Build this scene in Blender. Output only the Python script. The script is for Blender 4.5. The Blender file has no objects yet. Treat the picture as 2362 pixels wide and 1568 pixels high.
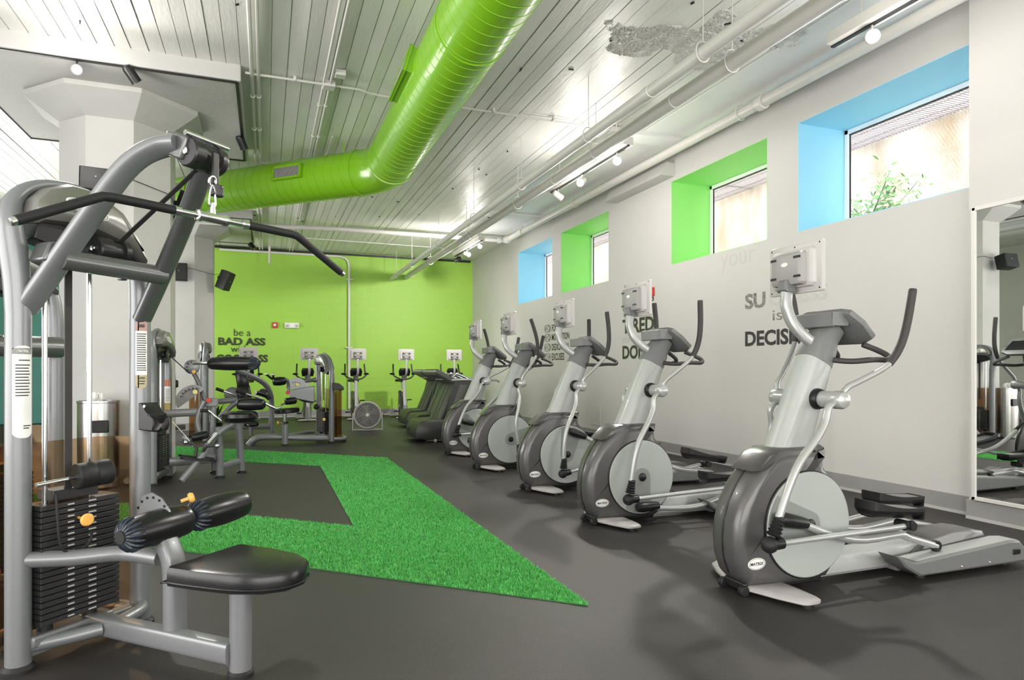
import bpy, bmesh, math, random
import numpy as np
from mathutils import Vector, Matrix, noise
random.seed(7); np.random.seed(7)
PI = math.pi; R = math.radians
C = bpy.context.scene.collection
scn = bpy.context.scene

# ---------------------------------------------------------------- camera
FPX, CAMH, VX, HY = 1512.0, 1.25, 612.0, 853.0
TH = math.atan((1181 - VX) / FPX); SN, CS = math.sin(TH), math.cos(TH)
cam = bpy.data.cameras.new('camera'); camo = bpy.data.objects.new('camera', cam); C.objects.link(camo)
cam.sensor_width = 36; cam.lens = FPX / 2362 * 36; cam.shift_y = (HY - 784) / 2362; cam.clip_start = .05
camo.location = (0, 0, CAMH); camo.rotation_euler = (PI / 2, 0, -TH)
scn.camera = camo

# ---------------------------------------------------------------- exposure, world, sun, lights
scn.view_settings.view_transform = 'Standard'; scn.view_settings.look = 'None'
scn.view_settings.gamma = 1; scn.view_settings.exposure = 0.38
scn.view_settings.use_curve_mapping = False
w = bpy.data.worlds.new('world'); scn.world = w; w.use_nodes = True
bg = w.node_tree.nodes['Background']; bg.inputs[0].default_value = (.93, .97, 1, 1); bg.inputs[1].default_value = 15.0
sun = bpy.data.lights.new('sun', 'SUN'); sun.energy = 14.0; sun.angle = R(1.0); sun.color = (1, .96, .9)
so = bpy.data.objects.new('sun', sun); C.objects.link(so); so.rotation_euler = (R(-28), R(-24), 0); so.location = (9, 4, 9)
def area(name, loc, rot, sx, sy, e, col=(1, .97, .93)):
    l = bpy.data.lights.new(name, 'AREA'); l.shape = 'RECTANGLE'; l.size = sx; l.size_y = sy; l.energy = e; l.color = col
    o = bpy.data.objects.new(name, l); C.objects.link(o); o.location = loc; o.rotation_euler = rot; return o
area('fill_behind', (1.0, -3.7, 2.2), (R(110), 0, 0), 9, 3.6, 560)  # unseen area light added behind the camera as general fill
area('fill_left', (-6.7, 3.2, 2.1), (R(95), 0, R(-82)), 13, 3.6, 760)  # added fill from the left bay, stands for no fixture
area('fill_left_far', (-4.6, 14.2, 2.3), (R(100), 0, R(-100)), 5, 2.2, 260)  # unseen fill added beyond the near column to lift the ceiling
def point(loc, e, r=.12, col=(1, .95, .88)):
    l = bpy.data.lights.new('ceiling_fill', 'POINT'); l.energy = e; l.shadow_soft_size = r; l.color = col
    o = bpy.data.objects.new('ceiling_fill', l); C.objects.link(o); o.location = loc; return o
CZ, XW, YB = 4.46, 5.68, 18.37
# the lit track heads
def spotl(loc, aim, e, ang=130, r=.06, col=(1, .95, .88)):
    l = bpy.data.lights.new('lamp_beam', 'SPOT'); l.energy = e; l.spot_size = R(ang); l.spot_blend = 1; l.shadow_soft_size = r; l.color = col
    o = bpy.data.objects.new('lamp_beam', l); C.objects.link(o); o.location = loc; o.rotation_euler = Vector(aim).to_track_quat('-Z', 'Y').to_euler(); return o
spotl((4.15, 7.25, 3.88), (-.5, -.6, -.7), 260); spotl((4.1, 8.3, 3.88), (-.6, -.1, -.8), 260)
spotl((4.3, 13.6, 3.88), (-.45, .75, -.45), 430, 150); spotl((4.3, 14.6, 3.88), (-.2, .2, -.9), 160)
spotl((4.55, 3.85, 3.9), (-.6, -.2, -.8), 260); spotl((-1.68, 7.38, 4.1), (.45, -.8, -.5), 260)
for (x, y, z, e) in [(4.1, 7.4, 3.72, 26), (4.1, 8.4, 3.72, 26), (4.3, 14.0, 3.72, 30), (4.5, 3.75, 3.72, 18), (-1.7, 7.1, 3.98, 12)]: point((x, y, z), e, .12)  # floating point lamps added below the heads to brighten the ceiling

# ---------------------------------------------------------------- materials
def mat(name, col, rough=.5, metal=0., bump=0., bs=60., var=0., vs=4., coat=0., col2=None, rv=0., emit=0., stretch=(1, 1, 1), spec=.5):
    m = bpy.data.materials.new(name); m.use_nodes = True; n = m.node_tree; b = n.nodes['Principled BSDF']; L = n.links.new
    b.inputs['Base Color'].default_value = (*col, 1); b.inputs['Roughness'].default_value = rough; b.inputs['Metallic'].default_value = metal
    b.inputs['Coat Weight'].default_value = coat; b.inputs['Specular IOR Level'].default_value = spec
    if emit: b.inputs['Emission Color'].default_value = (*col, 1); b.inputs['Emission Strength'].default_value = emit
    tc = n.nodes.new('ShaderNodeTexCoord'); mp = n.nodes.new('ShaderNodeMapping'); mp.inputs['Scale'].default_value = stretch
    L(tc.outputs['Object'], mp.inputs[0])
    if var:
        t = n.nodes.new('ShaderNodeTexNoise'); t.inputs['Scale'].default_value = vs; t.inputs['Detail'].default_value = 5; L(mp.outputs[0], t.inputs[0])
        rmp = n.nodes.new('ShaderNodeMapRange'); rmp.inputs[1].default_value = .3; rmp.inputs[2].default_value = .7; L(t.outputs[0], rmp.inputs[0])
        mx = n.nodes.new('ShaderNodeMix'); mx.data_type = 'RGBA'; L(rmp.outputs[0], mx.inputs[0])
        c2 = col2 if col2 else tuple(c * (1 - var) for c in col)
        mx.inputs[6].default_value = (*col, 1); mx.inputs[7].default_value = (*c2, 1); L(mx.outputs[2], b.inputs['Base Color'])
        if rv:
            r2 = n.nodes.new('ShaderNodeMapRange'); r2.inputs[3].default_value = rough - rv; r2.inputs[4].default_value = rough + rv
            L(t.outputs[0], r2.inputs[0]); L(r2.outputs[0], b.inputs['Roughness'])
    if bump:
        t2 = n.nodes.new('ShaderNodeTexNoise'); t2.inputs['Scale'].default_value = bs; t2.inputs['Detail'].default_value = 4; L(mp.outputs[0], t2.inputs[0])
        bm_ = n.nodes.new('ShaderNodeBump'); bm_.inputs['Strength'].default_value = bump; bm_.inputs['Distance'].default_value = .01
        L(t2.outputs[0], bm_.inputs['Height']); L(bm_.outputs[0], b.inputs['Normal'])
    return m
wall_w = mat('painted_white_wall', (.60, .585, .575), .62, bump=.15, bs=30, var=.06, vs=.8)
wall_col = mat('painted_column', (.56, .55, .54), .6, bump=.3, bs=14, var=.08, vs=1.5)
ceil_m = mat('painted_concrete_ceiling', (.77, .76, .74), .40, bump=.22, bs=14, var=.08, vs=2.2, rv=.12, stretch=(3, .6, 1))
ceil_s = mat('smooth_ceiling', (.74, .74, .74), .5, bump=.12, bs=9, var=.06, vs=1.5)
spall_m = mat('spalled_concrete', (.70, .69, .66), .7, bump=1., bs=60, var=.3, vs=9)
white_p = mat('white_pipe_paint', (.66, .64, .62), .38, bump=.08, bs=20)
white_pl = mat('white_plastic', (.8, .8, .8), .4)
green_w = mat('green_wall_paint', (.33, .60, .07), .5, bump=.2, bs=25, var=.06, vs=1.2)
duct_m = mat('green_duct_paint', (.21, .48, .012), .28, bump=.05, bs=8, coat=.3)
duct_d = mat('green_duct_shade', (.14, .38, .01), .35)
teal_m = mat('teal_wall', (.16, .47, .44), .6, var=.1, vs=1)
blue_r = mat('blue_reveal', (.32, .68, .86), .55, bump=.05)
green_r = mat('green_reveal', (.30, .74, .20), .55, bump=.05)
base_m = mat('vinyl_baseboard', (.32, .315, .315), .35, var=.12, vs=3, bump=.1, bs=5)
base_w = mat('baseboard_lip', (.5, .49, .48), .5)
black_p = mat('black_plastic', (.010, .010, .011), .36, spec=.35)
black_m = mat('black_metal', (.015, .015, .016), .35, spec=.4)
black_l = mat('black_vinyl', (.009, .009, .010), .27, bump=.05, bs=120, spec=.38)
rubber = mat('black_rubber', (.012, .012, .013), .55, spec=.35)
grip_m = mat('dark_grip', (.035, .032, .032), .6, bump=.2, bs=200)
frame_m = mat('silver_grey_frame', (.20, .21, .22), .38, metal=.35, coat=.2)
frame_d = mat('dark_silver_frame', (.13, .135, .135), .33, metal=.5, coat=.3)
hood_m = mat('hood_olive_grey', (.19, .19, .175), .3, metal=.4, coat=.3)
collar_m = mat('collar_glossy_grey', (.055, .053, .053), .25, coat=.3)
chrome = mat('chrome', (.75, .76, .77), .12, metal=1)
steel = mat('brushed_steel', (.62, .61, .6), .22, metal=1, bump=.05, bs=200, stretch=(8, 8, .2))
shell_d = mat('dark_grey_shell', (.085, .083, .083), .36, metal=.25, coat=.2)
shell_m = mat('mid_grey_shell', (.145, .15, .15), .42)
shell_l = mat('light_grey_shell', (.36, .375, .365), .36, coat=.15)
disc_m = mat('pale_disc', (.35, .375, .36), .36)
disc_f = mat('disc_fin', (.22, .235, .225), .42)
tube_l = mat('pale_tube_paint', (.38, .39, .385), .3, metal=.3, coat=.3)
foot_l = mat('foot_silver', (.44, .42, .42), .36, metal=.2)
tv_m = mat('tv_case', (.48, .46, .455), .45)
tv_g = mat('tv_mount', (.30, .29, .285), .45)
screen = mat('dark_screen', (.01, .01, .012), .15)
logo_w = mat('logo_white', (.75, .75, .73), .4)
ink = mat('ink', (.02, .02, .02), .6)
dark_green_ink = mat('dark_lettering', (.03, .045, .015), .6)
grey_ink = mat('grey_lettering', (.42, .415, .40), .6)
worn_ink = mat('worn_lettering', (.05, .045, .045), .7, var=.9, vs=60, col2=(.4, .37, .36))
ghost_ink = mat('ghost_lettering', (.53, .51, .50), .5)
dark_ink = mat('brown_lettering', (.035, .03, .032), .6)
orange = mat('orange_label', (.85, .22, .05), .5)
yellow = mat('yellow_label', (.8, .62, .06), .5)
knob_o = mat('orange_knob', (.80, .42, .10), .4)
knob_y = mat('yellow_knob', (.80, .66, .22), .4)
red_p = mat('red_plastic', (.55, .03, .02), .4)
plate_m = mat('weight_plate_black', (.02, .02, .021), .45)
belt_m = mat('belt', (.03, .027, .026), .6)
tmill_m = mat('treadmill_grey', (.075, .075, .07), .45)
tmill_h = mat('treadmill_hood', (.028, .03, .026), .42)
fan_m = mat('fan_grey', (.42, .41, .40), .45)
leaf_m = mat('plant_leaf', (.03, .12, .02), .45, var=.4, vs=12)
leaf_l = mat('bright_leaf', (.25, .52, .15), .6, var=.3, vs=10)
bark = mat('bark', (.2, .16, .12), .8)
tissue = mat('white_bag', (.85, .85, .83), .7)
winframe = mat('window_frame_white', (.88, .9, .92), .4)
conc = mat('retaining_wall', (.80, .77, .72), .85, bump=.6, bs=12, var=.5, vs=2.2, col2=(.50, .38, .27), stretch=(1, 1, .35))
sof_m = mat('soffit', (.36, .32, .33), .8)
blue_b = mat('blue_gather', (.018, .026, .04), .38, bump=.3, bs=80)

bulb = bpy.data.materials.new('lit_lamp'); bulb.use_nodes = True
b_ = bulb.node_tree.nodes['Principled BSDF']; b_.inputs['Emission Color'].default_value = (1, .97, .92, 1); b_.inputs['Emission Strength'].default_value = 30

glass = bpy.data.materials.new('window_glass'); glass.use_nodes = True; n = glass.node_tree; n.nodes.clear()
o_ = n.nodes.new('ShaderNodeOutputMaterial'); tr = n.nodes.new('ShaderNodeBsdfTransparent'); gl = n.nodes.new('ShaderNodeBsdfGlossy'); gl.inputs['Roughness'].default_value = .02
mx = n.nodes.new('ShaderNodeMixShader'); mx.inputs[0].default_value = .05; tr.inputs[0].default_value = (.97, .99, 1, 1)
n.links.new(tr.outputs[0], mx.inputs[1]); n.links.new(gl.outputs[0], mx.inputs[2]); n.links.new(mx.outputs[0], o_.inputs[0])
amber = bpy.data.materials.new('amber_acrylic'); amber.use_nodes = True; n = amber.node_tree; n.nodes.clear()
o_ = n.nodes.new('ShaderNodeOutputMaterial'); tr = n.nodes.new('ShaderNodeBsdfTransparent'); gl = n.nodes.new('ShaderNodeBsdfGlossy'); gl.inputs['Roughness'].default_value = .05
mx = n.nodes.new('ShaderNodeMixShader'); mx.inputs[0].default_value = .07; tr.inputs[0].default_value = (.62, .43, .26, 1)
n.links.new(tr.outputs[0], mx.inputs[1]); n.links.new(gl.outputs[0], mx.inputs[2]); n.links.new(mx.outputs[0], o_.inputs[0])
mirror_m = mat('mirror_glass', (.86, .88, .87), .01, metal=1)

# floor: black rubber with fine pale flecks
floor_m = bpy.data.materials.new('rubber_floor'); floor_m.use_nodes = True; n = floor_m.node_tree; b = n.nodes['Principled BSDF']; L = n.links.new
tc = n.nodes.new('ShaderNodeTexCoord'); vo = n.nodes.new('ShaderNodeTexVoronoi'); vo.inputs['Scale'].default_value = 170; L(tc.outputs['Object'], vo.inputs[0])
rp = n.nodes.new('ShaderNodeValToRGB'); rp.color_ramp.elements[0].position = 0.10; rp.color_ramp.elements[0].color = (.20, .19, .18, 1)
rp.color_ramp.elements[1].position = .2; rp.color_ramp.elements[1].color = (.021, .0195, .019, 1); L(vo.outputs['Distance'], rp.inputs[0])
nz = n.nodes.new('ShaderNodeTexNoise'); nz.inputs['Scale'].default_value = 1.3; nz.inputs['Detail'].default_value = 6; L(tc.outputs['Object'], nz.inputs[0])
mxr = n.nodes.new('ShaderNodeMix'); mxr.data_type = 'RGBA'; mxr.blend_type = 'MULTIPLY'; mxr.inputs[0].default_value = .5
L(rp.outputs[0], mxr.inputs[6]); L(nz.outputs[0], mxr.inputs[7]); 
mxs = n.nodes.new('ShaderNodeMix'); mxs.data_type = 'RGBA'; L(nz.outputs[0], mxs.inputs[0]); L(rp.outputs[0], mxs.inputs[6]); mxs.inputs[7].default_value = (.036, .032, .030, 1)
L(mxs.outputs[2], b.inputs['Base Color'])
b.inputs['Roughness'].default_value = .5; b.inputs['Specular IOR Level'].default_value = .35
n2 = n.nodes.new('ShaderNodeTexNoise'); n2.inputs['Scale'].default_value = 220; L(tc.outputs['Object'], n2.inputs[0])
bu = n.nodes.new('ShaderNodeBump'); bu.inputs['Strength'].default_value = .5; bu.inputs['Distance'].default_value = .004; L(n2.outputs[0], bu.inputs['Height']); L(bu.outputs[0], b.inputs['Normal'])
turf_m = mat('turf_base', (.065, .34, .07), .8, var=.35, vs=60, bump=1, bs=300)
blade_m = mat('turf_blade', (.12, .52, .12), .6, var=.45, vs=25, col2=(.065, .34, .07))
# board-marked green block wall uses real block courses; see below

# ---------------------------------------------------------------- mesh helpers
def at(px, py, Y):
    """photo direction -> the point of the vertical plane Y=const standing in the room"""
    t = (px - 1181) / FPX; X = Y * (SN + t * CS) / (CS - t * SN); d = X * SN + Y * CS
    return Vector((X, Y, CAMH + (HY - py) * d / FPX))
def catmull(pts, sub, closed=False):
    if sub <= 1: return [Vector(p) for p in pts]
    P = [Vector(p) for p in pts]; N = len(P); out = []
    rng = range(N) if closed else range(N - 1)
    for i in rng:
        if closed: a, b, c, d = P[(i - 1) % N], P[i], P[(i + 1) % N], P[(i + 2) % N]
        else: a, b, c, d = P[max(i - 1, 0)], P[i], P[i + 1], P[min(i + 2, N - 1)]
        for k in range(sub):
            t = k / sub
            out.append(.5 * ((2 * b) + (c - a) * t + (2 * a - 5 * b + 4 * c - d) * t * t + (3 * b - a - 3 * c + d) * t ** 3))
    if not closed: out.append(P[-1])
    return out
class MB:
    def __init__(s): s.v = []; s.f = []
    def add(s, v, f):
        k = len(s.v); s.v += [tuple(p) for p in v]; s.f += [tuple(i + k for i in q) for q in f]; return s
    def box(s, c, d, rot=None):
        hx, hy, hz = d[0] / 2, d[1] / 2, d[2] / 2; c = Vector(c); v = []
        for z in (-hz, hz):
            for (x, y) in ((-hx, -hy), (hx, -hy), (hx, hy), (-hx, hy)):
                p = Vector((x, y, z)); v.append(c + (rot @ p if rot else p))
        return s.add(v, [(0, 3, 2, 1), (4, 5, 6, 7), (0, 1, 5, 4), (1, 2, 6, 5), (2, 3, 7, 6), (3, 0, 4, 7)])
    def tube(s, pts, r, n=10, sub=1, closed=False, up=None, b=None, pw=2.0, caps=True):
        """r: radius (or list); b: second half-axis; up: direction of the r axis"""
        P = catmull(pts, sub, closed); N = len(P)
        if isinstance(r, (list, tuple)):
            if sub > 1 and len(r) == len(pts):
                rr = []
                for i in range(len(r) - 1):
                    for k in range(sub): rr.append(r[i] + (r[i + 1] - r[i]) * k / sub)
                rr.append(r[-1]); r = rr
        else: r = [r] * N
        bb = [(b if b else q) for q in r] if not isinstance(b, (list, tuple)) else b
        if isinstance(b, (list, tuple)) and len(b) != N:
            bb = [b[min(int(i / (N - 1) * (len(b) - 1)), len(b) - 2)] + (b[min(int(i / (N - 1) * (len(b) - 1)) + 1, len(b) - 1)] - b[min(int(i / (N - 1) * (len(b) - 1)), len(b) - 2)]) * ((i / (N - 1) * (len(b) - 1)) % 1) for i in range(N)]
        T = []
        for i in range(N):
            a = P[(i - 1) % N] if (closed or i > 0) else P[0]; c = P[(i + 1) % N] if (closed or i < N - 1) else P[-1]
            t = c - a; T.append(t.normalized() if t.length > 1e-9 else Vector((0, 0, 1)))
        u = Vector(up) if up else (Vector((0, 0, 1)) if abs(T[0].z) < .9 else Vector((1, 0, 0)))
        v = []
        for i in range(N):
            if up: u = Vector(up)
            e1 = (u - T[i] * u.dot(T[i]))
            if e1.length < 1e-6: e1 = T[i].orthogonal()
            e1.normalize(); e2 = T[i].cross(e1)
            if not up: u = e1
            for k in range(n):
                a = 2 * PI * (k + .5) / n; ca, sa = math.cos(a), math.sin(a)
                if pw != 2: ca = math.copysign(abs(ca) ** (2 / pw), ca); sa = math.copysign(abs(sa) ** (2 / pw), sa)
                v.append(P[i] + e1 * (r[i] * ca) + e2 * (bb[i] * sa))
        f = []
        for i in range(N if closed else N - 1):
            j = (i + 1) % N
            for k in range(n): f.append((i * n + k, i * n + (k + 1) % n, j * n + (k + 1) % n, j * n + k))
        if caps and not closed: f.append(tuple(reversed(range(n)))); f.append(tuple((N - 1) * n + k for k in range(n)))
        return s.add(v, f)
    def cyl(s, a, b, r, n=16, r2=None): return s.tube([a, b], [r, r if r2 is None else r2], n)
    def lathe(s, prof, o, axis=(0, 0, 1), n=24):
        """prof: (radius, height along axis)"""
        ax = Vector(axis).normalized(); e1 = ax.orthogonal().normalized(); e2 = ax.cross(e1); o = Vector(o); v = []; f = []
        for (r, h) in prof:
            for k in range(n):
                a = 2 * PI * k / n; v.append(o + ax * h + (e1 * math.cos(a) + e2 * math.sin(a)) * max(r, 1e-4))
        for i in range(len(prof) - 1):
            for k in range(n): f.append((i * n + k, i * n + (k + 1) % n, (i + 1) * n + (k + 1) % n, (i + 1) * n + k))
        f.append(tuple(range(n))); f.append(tuple((len(prof) - 1) * n + k for k in range(n)))
        return s.add(v, f)
    def ball(s, c, r, n=16, m=8, sc=(1, 1, 1)):
        v = []; f = []; c = Vector(c)
        for i in range(m + 1):
            a = -PI / 2 + PI * i / m
            for k in range(n):
                t = 2 * PI * k / n; v.append(c + Vector((math.cos(a) * math.cos(t) * r * sc[0], math.cos(a) * math.sin(t) * r * sc[1], math.sin(a) * r * sc[2])))
        for i in range(m):
            for k in range(n): f.append((i * n + k, i * n + (k + 1) % n, (i + 1) * n + (k + 1) % n, (i + 1) * n + k))
        return s.add(v, f)
    def prism(s, out, o, ex, ey, ez, layers=((0, 0), (1, 0))):
        """outline in plane (ex,ey); layers: (offset along ez, inset)"""
        o, ex, ey, ez = Vector(o), Vector(ex), Vector(ey), Vector(ez); N = len(out)
        A = sum(out[i][0] * out[(i + 1) % N][1] - out[(i + 1) % N][0] * out[i][1] for i in range(N)); sg = 1 if A > 0 else -1
        nr = []
        for i in range(N):
            p, q, r_ = Vector(out[i - 1]), Vector(out[i]), Vector(out[(i + 1) % N])
            a = (q - p); b = (r_ - q)
            a = a.normalized() if a.length > 1e-9 else Vector((1, 0)); b = b.normalized() if b.length > 1e-9 else a
            n1 = Vector((-a.y, a.x)) * sg; n2 = Vector((-b.y, b.x)) * sg; m = n1 + n2
            m = m.normalized() if m.length > 1e-6 else n1
            nr.append(m / max(.5, m.dot(n1)))
        v = []; f = []
        for (d, ins) in layers:
            for i in range(N):
                q = Vector(out[i]) + nr[i] * ins; v.append(o + ex * q.x + ey * q.y + ez * d)
        K = len(layers)
        for j in range(K - 1):
            for i in range(N): f.append((j * N + i, j * N + (i + 1) % N, (j + 1) * N + (i + 1) % N, (j + 1) * N + i))
        f.append(tuple(range(N))); f.append(tuple((K - 1) * N + i for i in range(N)))
        return s.add(v, f)
    def mesh(s, name, m, smooth=True, recalc=True):
        me = bpy.data.meshes.new(name); me.from_pydata(s.v, [], s.f)
        if recalc:
            bm = bmesh.new(); bm.from_mesh(me); bmesh.ops.remove_doubles(bm, verts=bm.verts, dist=1e-6)
            bmesh.ops.recalc_face_normals(bm, faces=bm.faces); bm.to_mesh(me); bm.free()
        if m: me.materials.append(m)
        if smooth:
            me.polygons.foreach_set('use_smooth', [True] * len(me.polygons)); me.set_sharp_from_angle(angle=R(38))
        return me
def link(name, me, parent=None, loc=None, bevel=0, label=None):
    o = bpy.data.objects.new(name, me); C.objects.link(o)
    if parent: o.parent = parent
    if loc: o.location = loc
    if bevel:
        b = o.modifiers.new('bevel', 'BEVEL'); b.width = bevel; b.segments = 2; b.limit_method = 'ANGLE'; b.angle_limit = R(40)
    if label: o['label'] = label
    return o
def part(name, mb, m, parent=None, bevel=0, smooth=True, label=None, loc=None): return link(name, mb.mesh(name, m, smooth), parent, loc, bevel, label)
def tag(o, label, cat, group=None, kind=None):
    if kind: o['kind'] = kind
    if label: o['label'] = label
    if cat: o['category'] = cat
    if group: o['group'] = group
    return o
def thing(name, label, cat, loc=(0, 0, 0), rz=0, group=None):
    o = bpy.data.objects.new(name, None); C.objects.link(o); o.empty_display_size = .1; o.location = loc; o.rotation_euler = (0, 0, rz)
    return tag(o, label, cat, group)
def struct(name, mb, m, parent=None, bevel=0, smooth=False):
    o = part(name, mb, m, parent, bevel, smooth)
    if not parent: o['kind'] = 'structure'
    return o
def sempty(name, loc=(0, 0, 0)):
    o = bpy.data.objects.new(name, None); C.objects.link(o); o.location = loc; o['kind'] = 'structure'; return o
def text(name, s, m, parent, o, ex, ey, wd, ht=None, bold=.02, ext=.001, cat=None, align='L'):
    """lettering lying in the plane (ex,ey); o = lower-left corner"""
    cu = bpy.data.curves.new(name, 'FONT'); cu.body = s; cu.size = 1; cu.offset = bold; cu.resolution_u = 3; cu.extrude = .5
    ob = bpy.data.objects.new(name, cu); C.objects.link(ob); bpy.context.view_layer.update()
    me = bpy.data.meshes.new_from_object(ob.evaluated_get(bpy.context.evaluated_depsgraph_get())); bpy.data.objects.remove(ob)
    co = np.empty(len(me.vertices) * 3); me.vertices.foreach_get('co', co); co = co.reshape(-1, 3)
    mn, mxx = co.min(0), co.max(0); sx = wd / (mxx[0] - mn[0]); sy = (ht / (mxx[1] - mn[1])) if ht else sx
    exa, eya, oa = np.array(ex, float), np.array(ey, float), np.array(o, float); nz = np.cross(exa, eya)
    out = oa + np.outer((co[:, 0] - mn[0]) * sx, exa) + np.outer((co[:, 1] - mn[1]) * sy, eya) + np.outer((co[:, 2] - mn[2]) * ext, nz)
    me.vertices.foreach_set('co', out.reshape(-1)); me.materials.clear(); me.materials.append(m); me.update()
    return link(name, me, parent)
XA, YA, ZA = Vector((1, 0, 0)), Vector((0, 1, 0)), Vector((0, 0, 1))

# ================================================================ STRUCTURE
Y0, XL = -4.0, -7.0
struct('floor', MB().box(((XL + XW) / 2, (Y0 + YB) / 2, -.1), (XW - XL + .6, YB - Y0 + .6, .2)), floor_m)
# ceiling: form boards cast into the slab, running along Y
mb = MB(); x = XL - .2; 
while x < 4.75:
    wd = random.choice([.13, .14, .15, .16]); dz = random.uniform(-.004, .004)
    y = Y0 - .2
    while y < YB + .2:
        ln = random.uniform(3.5, 6.0); y2 = min(y + ln, YB + .2); dz2 = dz + random.uniform(-.001, .0015)
        mb.add([(x, y, CZ - .012 + dz2), (x + wd - .005, y, CZ - .012 - dz2), (x + wd - .005, y2, CZ - .012 - dz2), (x, y2, CZ - .012 + dz2)], [(3, 2, 1, 0)]); y = y2
    x += wd
mb.box(((XL + 4.75) / 2, (Y0 + YB) / 2, CZ + .15), (4.75 - XL + .4, YB - Y0 + .4, .3))
ce = link('ceiling', mb.mesh('ceiling', ceil_m, False, False)); ce['kind'] = 'structure'
mb = MB().box(((4.75 + XW + .3) / 2, (Y0 + YB) / 2, CZ + .13), (XW + .3 - 4.75, YB - Y0 + .4, .30))
part('smooth_strip', mb, ceil_s, ce, smooth=False)
mb = MB().box((4.9, 7.75, CZ - .02), (1.4, .30, .10)).box((4.9, 12.6, CZ - .02), (1.4, .3, .10))
part('ceiling_rib', mb, ceil_s, ce, .01, smooth=False)
# spalled patch of rough concrete near the pipes
def spall(cx, cy, lx, ly, nx, ny, seed, parent):
    v = []; f = []
    for i in range(nx + 1):
        for j in range(ny + 1):
            u, t = i / nx, j / ny; p = Vector((u * lx * 3.2 + seed, t * ly * 3.2, seed))
            e = min(1, 3.2 * (1 - max(abs(2 * u - 1), abs(2 * t - 1)))); q = noise.noise(p * .55) + .25
            amp = max(0, e * q); hh = abs(noise.noise(p * 2.3)) * .02 + abs(noise.noise(p * 9)) * .02 + abs(noise.noise(p * 22)) * .012
            v.append((cx + (u - .5) * lx, cy + (t - .5) * ly, CZ + .015 - (.022 + hh) * min(1, amp * 6)))
    for i in range(nx):
        for j in range(ny): a = i * (ny + 1) + j; f.append((a, a + 1, a + ny + 2, a + ny + 1))
    me = MB().add(v, f).mesh('spalled_patch', spall_m, True, False); return link('spalled_patch', me, parent)
spall(3.75, 5.5, 2.0, .75, 220, 84, 3.1, ce)
spall(4.35, 5.0, 1.2, .5, 140, 60, 8.7, ce)
mb = MB(); random.seed(11)
for k in range(45):
    a = random.uniform(0, PI); mb.box((random.uniform(-2.5, 4.4), random.uniform(2.5, 15), CZ - .02), (random.uniform(.03, .06), .012, .012), Matrix.Rotation(a, 3, 'Z'))
part('nail_stub', mb, black_p, ce, smooth=False)['kind'] = 'stuff'
# walls
mb = MB().box(((XL + XW) / 2 + .3, YB + .15, CZ / 2), (XW - XL + 1.5, .3, CZ + .4))
wb = struct('wall_back', mb, green_w)
# block courses in relief on the back wall (painted concrete block)
bh, bl = .2, .4; blk = None; mblk = MB().box((0, 0, 0), (bl - .012, .014, bh - .012)).mesh('block', green_w, False)
mhalf = MB().box((0, 0, 0), (.72, .014, bh - .012)).mesh('block_wide', green_w, False)
cnt = 0
for r_ in range(1, 21):
    z = .2 + (r_ + .5) * bh
    for k in range(13):
        x = .3 + k * bl + (bl / 2 if r_ % 2 else 0) + .2
        if x > XW - .2 or cnt >= 262: continue
        o = link('block', mblk, wb, (x, YB + .0025 + random.uniform(-.0006, .0006), z)); cnt += 1
part('teal_panel', MB().box((-5.2, YB - .03, CZ / 2), (3.6, .06, CZ)), teal_m, wb, smooth=False)
wl = struct('wall_left', MB().box((XL - .15, (Y0 + YB) / 2, CZ / 2), (.3, YB - Y0 + .6, CZ + .4)), wall_w)
part('green_panel', MB().box((XL + .02, 14.7, CZ / 2), (.04, 5.6, CZ)), green_w, wl, smooth=False)
part('teal_panel', MB().box((XL + .02, 6.0, CZ / 2 + .6), (.04, 5.0, CZ - 1.2)), teal_m, wl, smooth=False)
struct('wall_front', MB().box(((XL + XW) / 2, Y0 - .15, CZ / 2), (XW - XL + 1.5, .3, CZ + .4)), wall_w)
ZS, ZT, XO = 2.82, 4.06, 6.42
wins = [(3.86, 5.84, blue_r), (6.33, 8.33, green_r), (10.24, 12.24, green_r), (12.68, 14.66, blue_r)]
mb = MB(); yy0, yy1 = Y0 - .3, YB + .3
mb.box(((XW + XO) / 2, (yy0 + yy1) / 2, ZS / 2), (XO - XW, yy1 - yy0, ZS)); mb.box(((XW + XO) / 2, (yy0 + yy1) / 2, (ZT + CZ + .2) / 2), (XO - XW, yy1 - yy0, CZ + .2 - ZT))
prev = yy0
for a, b_2, _ in wins: mb.box(((XW + XO) / 2, (prev + a) / 2, (ZS + ZT) / 2), (XO - XW, a - prev, ZT - ZS)); prev = b_2
mb.box(((XW + XO) / 2, (prev + yy1) / 2, (ZS + ZT) / 2), (XO - XW, yy1 - prev, ZT - ZS))
wr = struct('wall_right', mb, wall_w)
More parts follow.
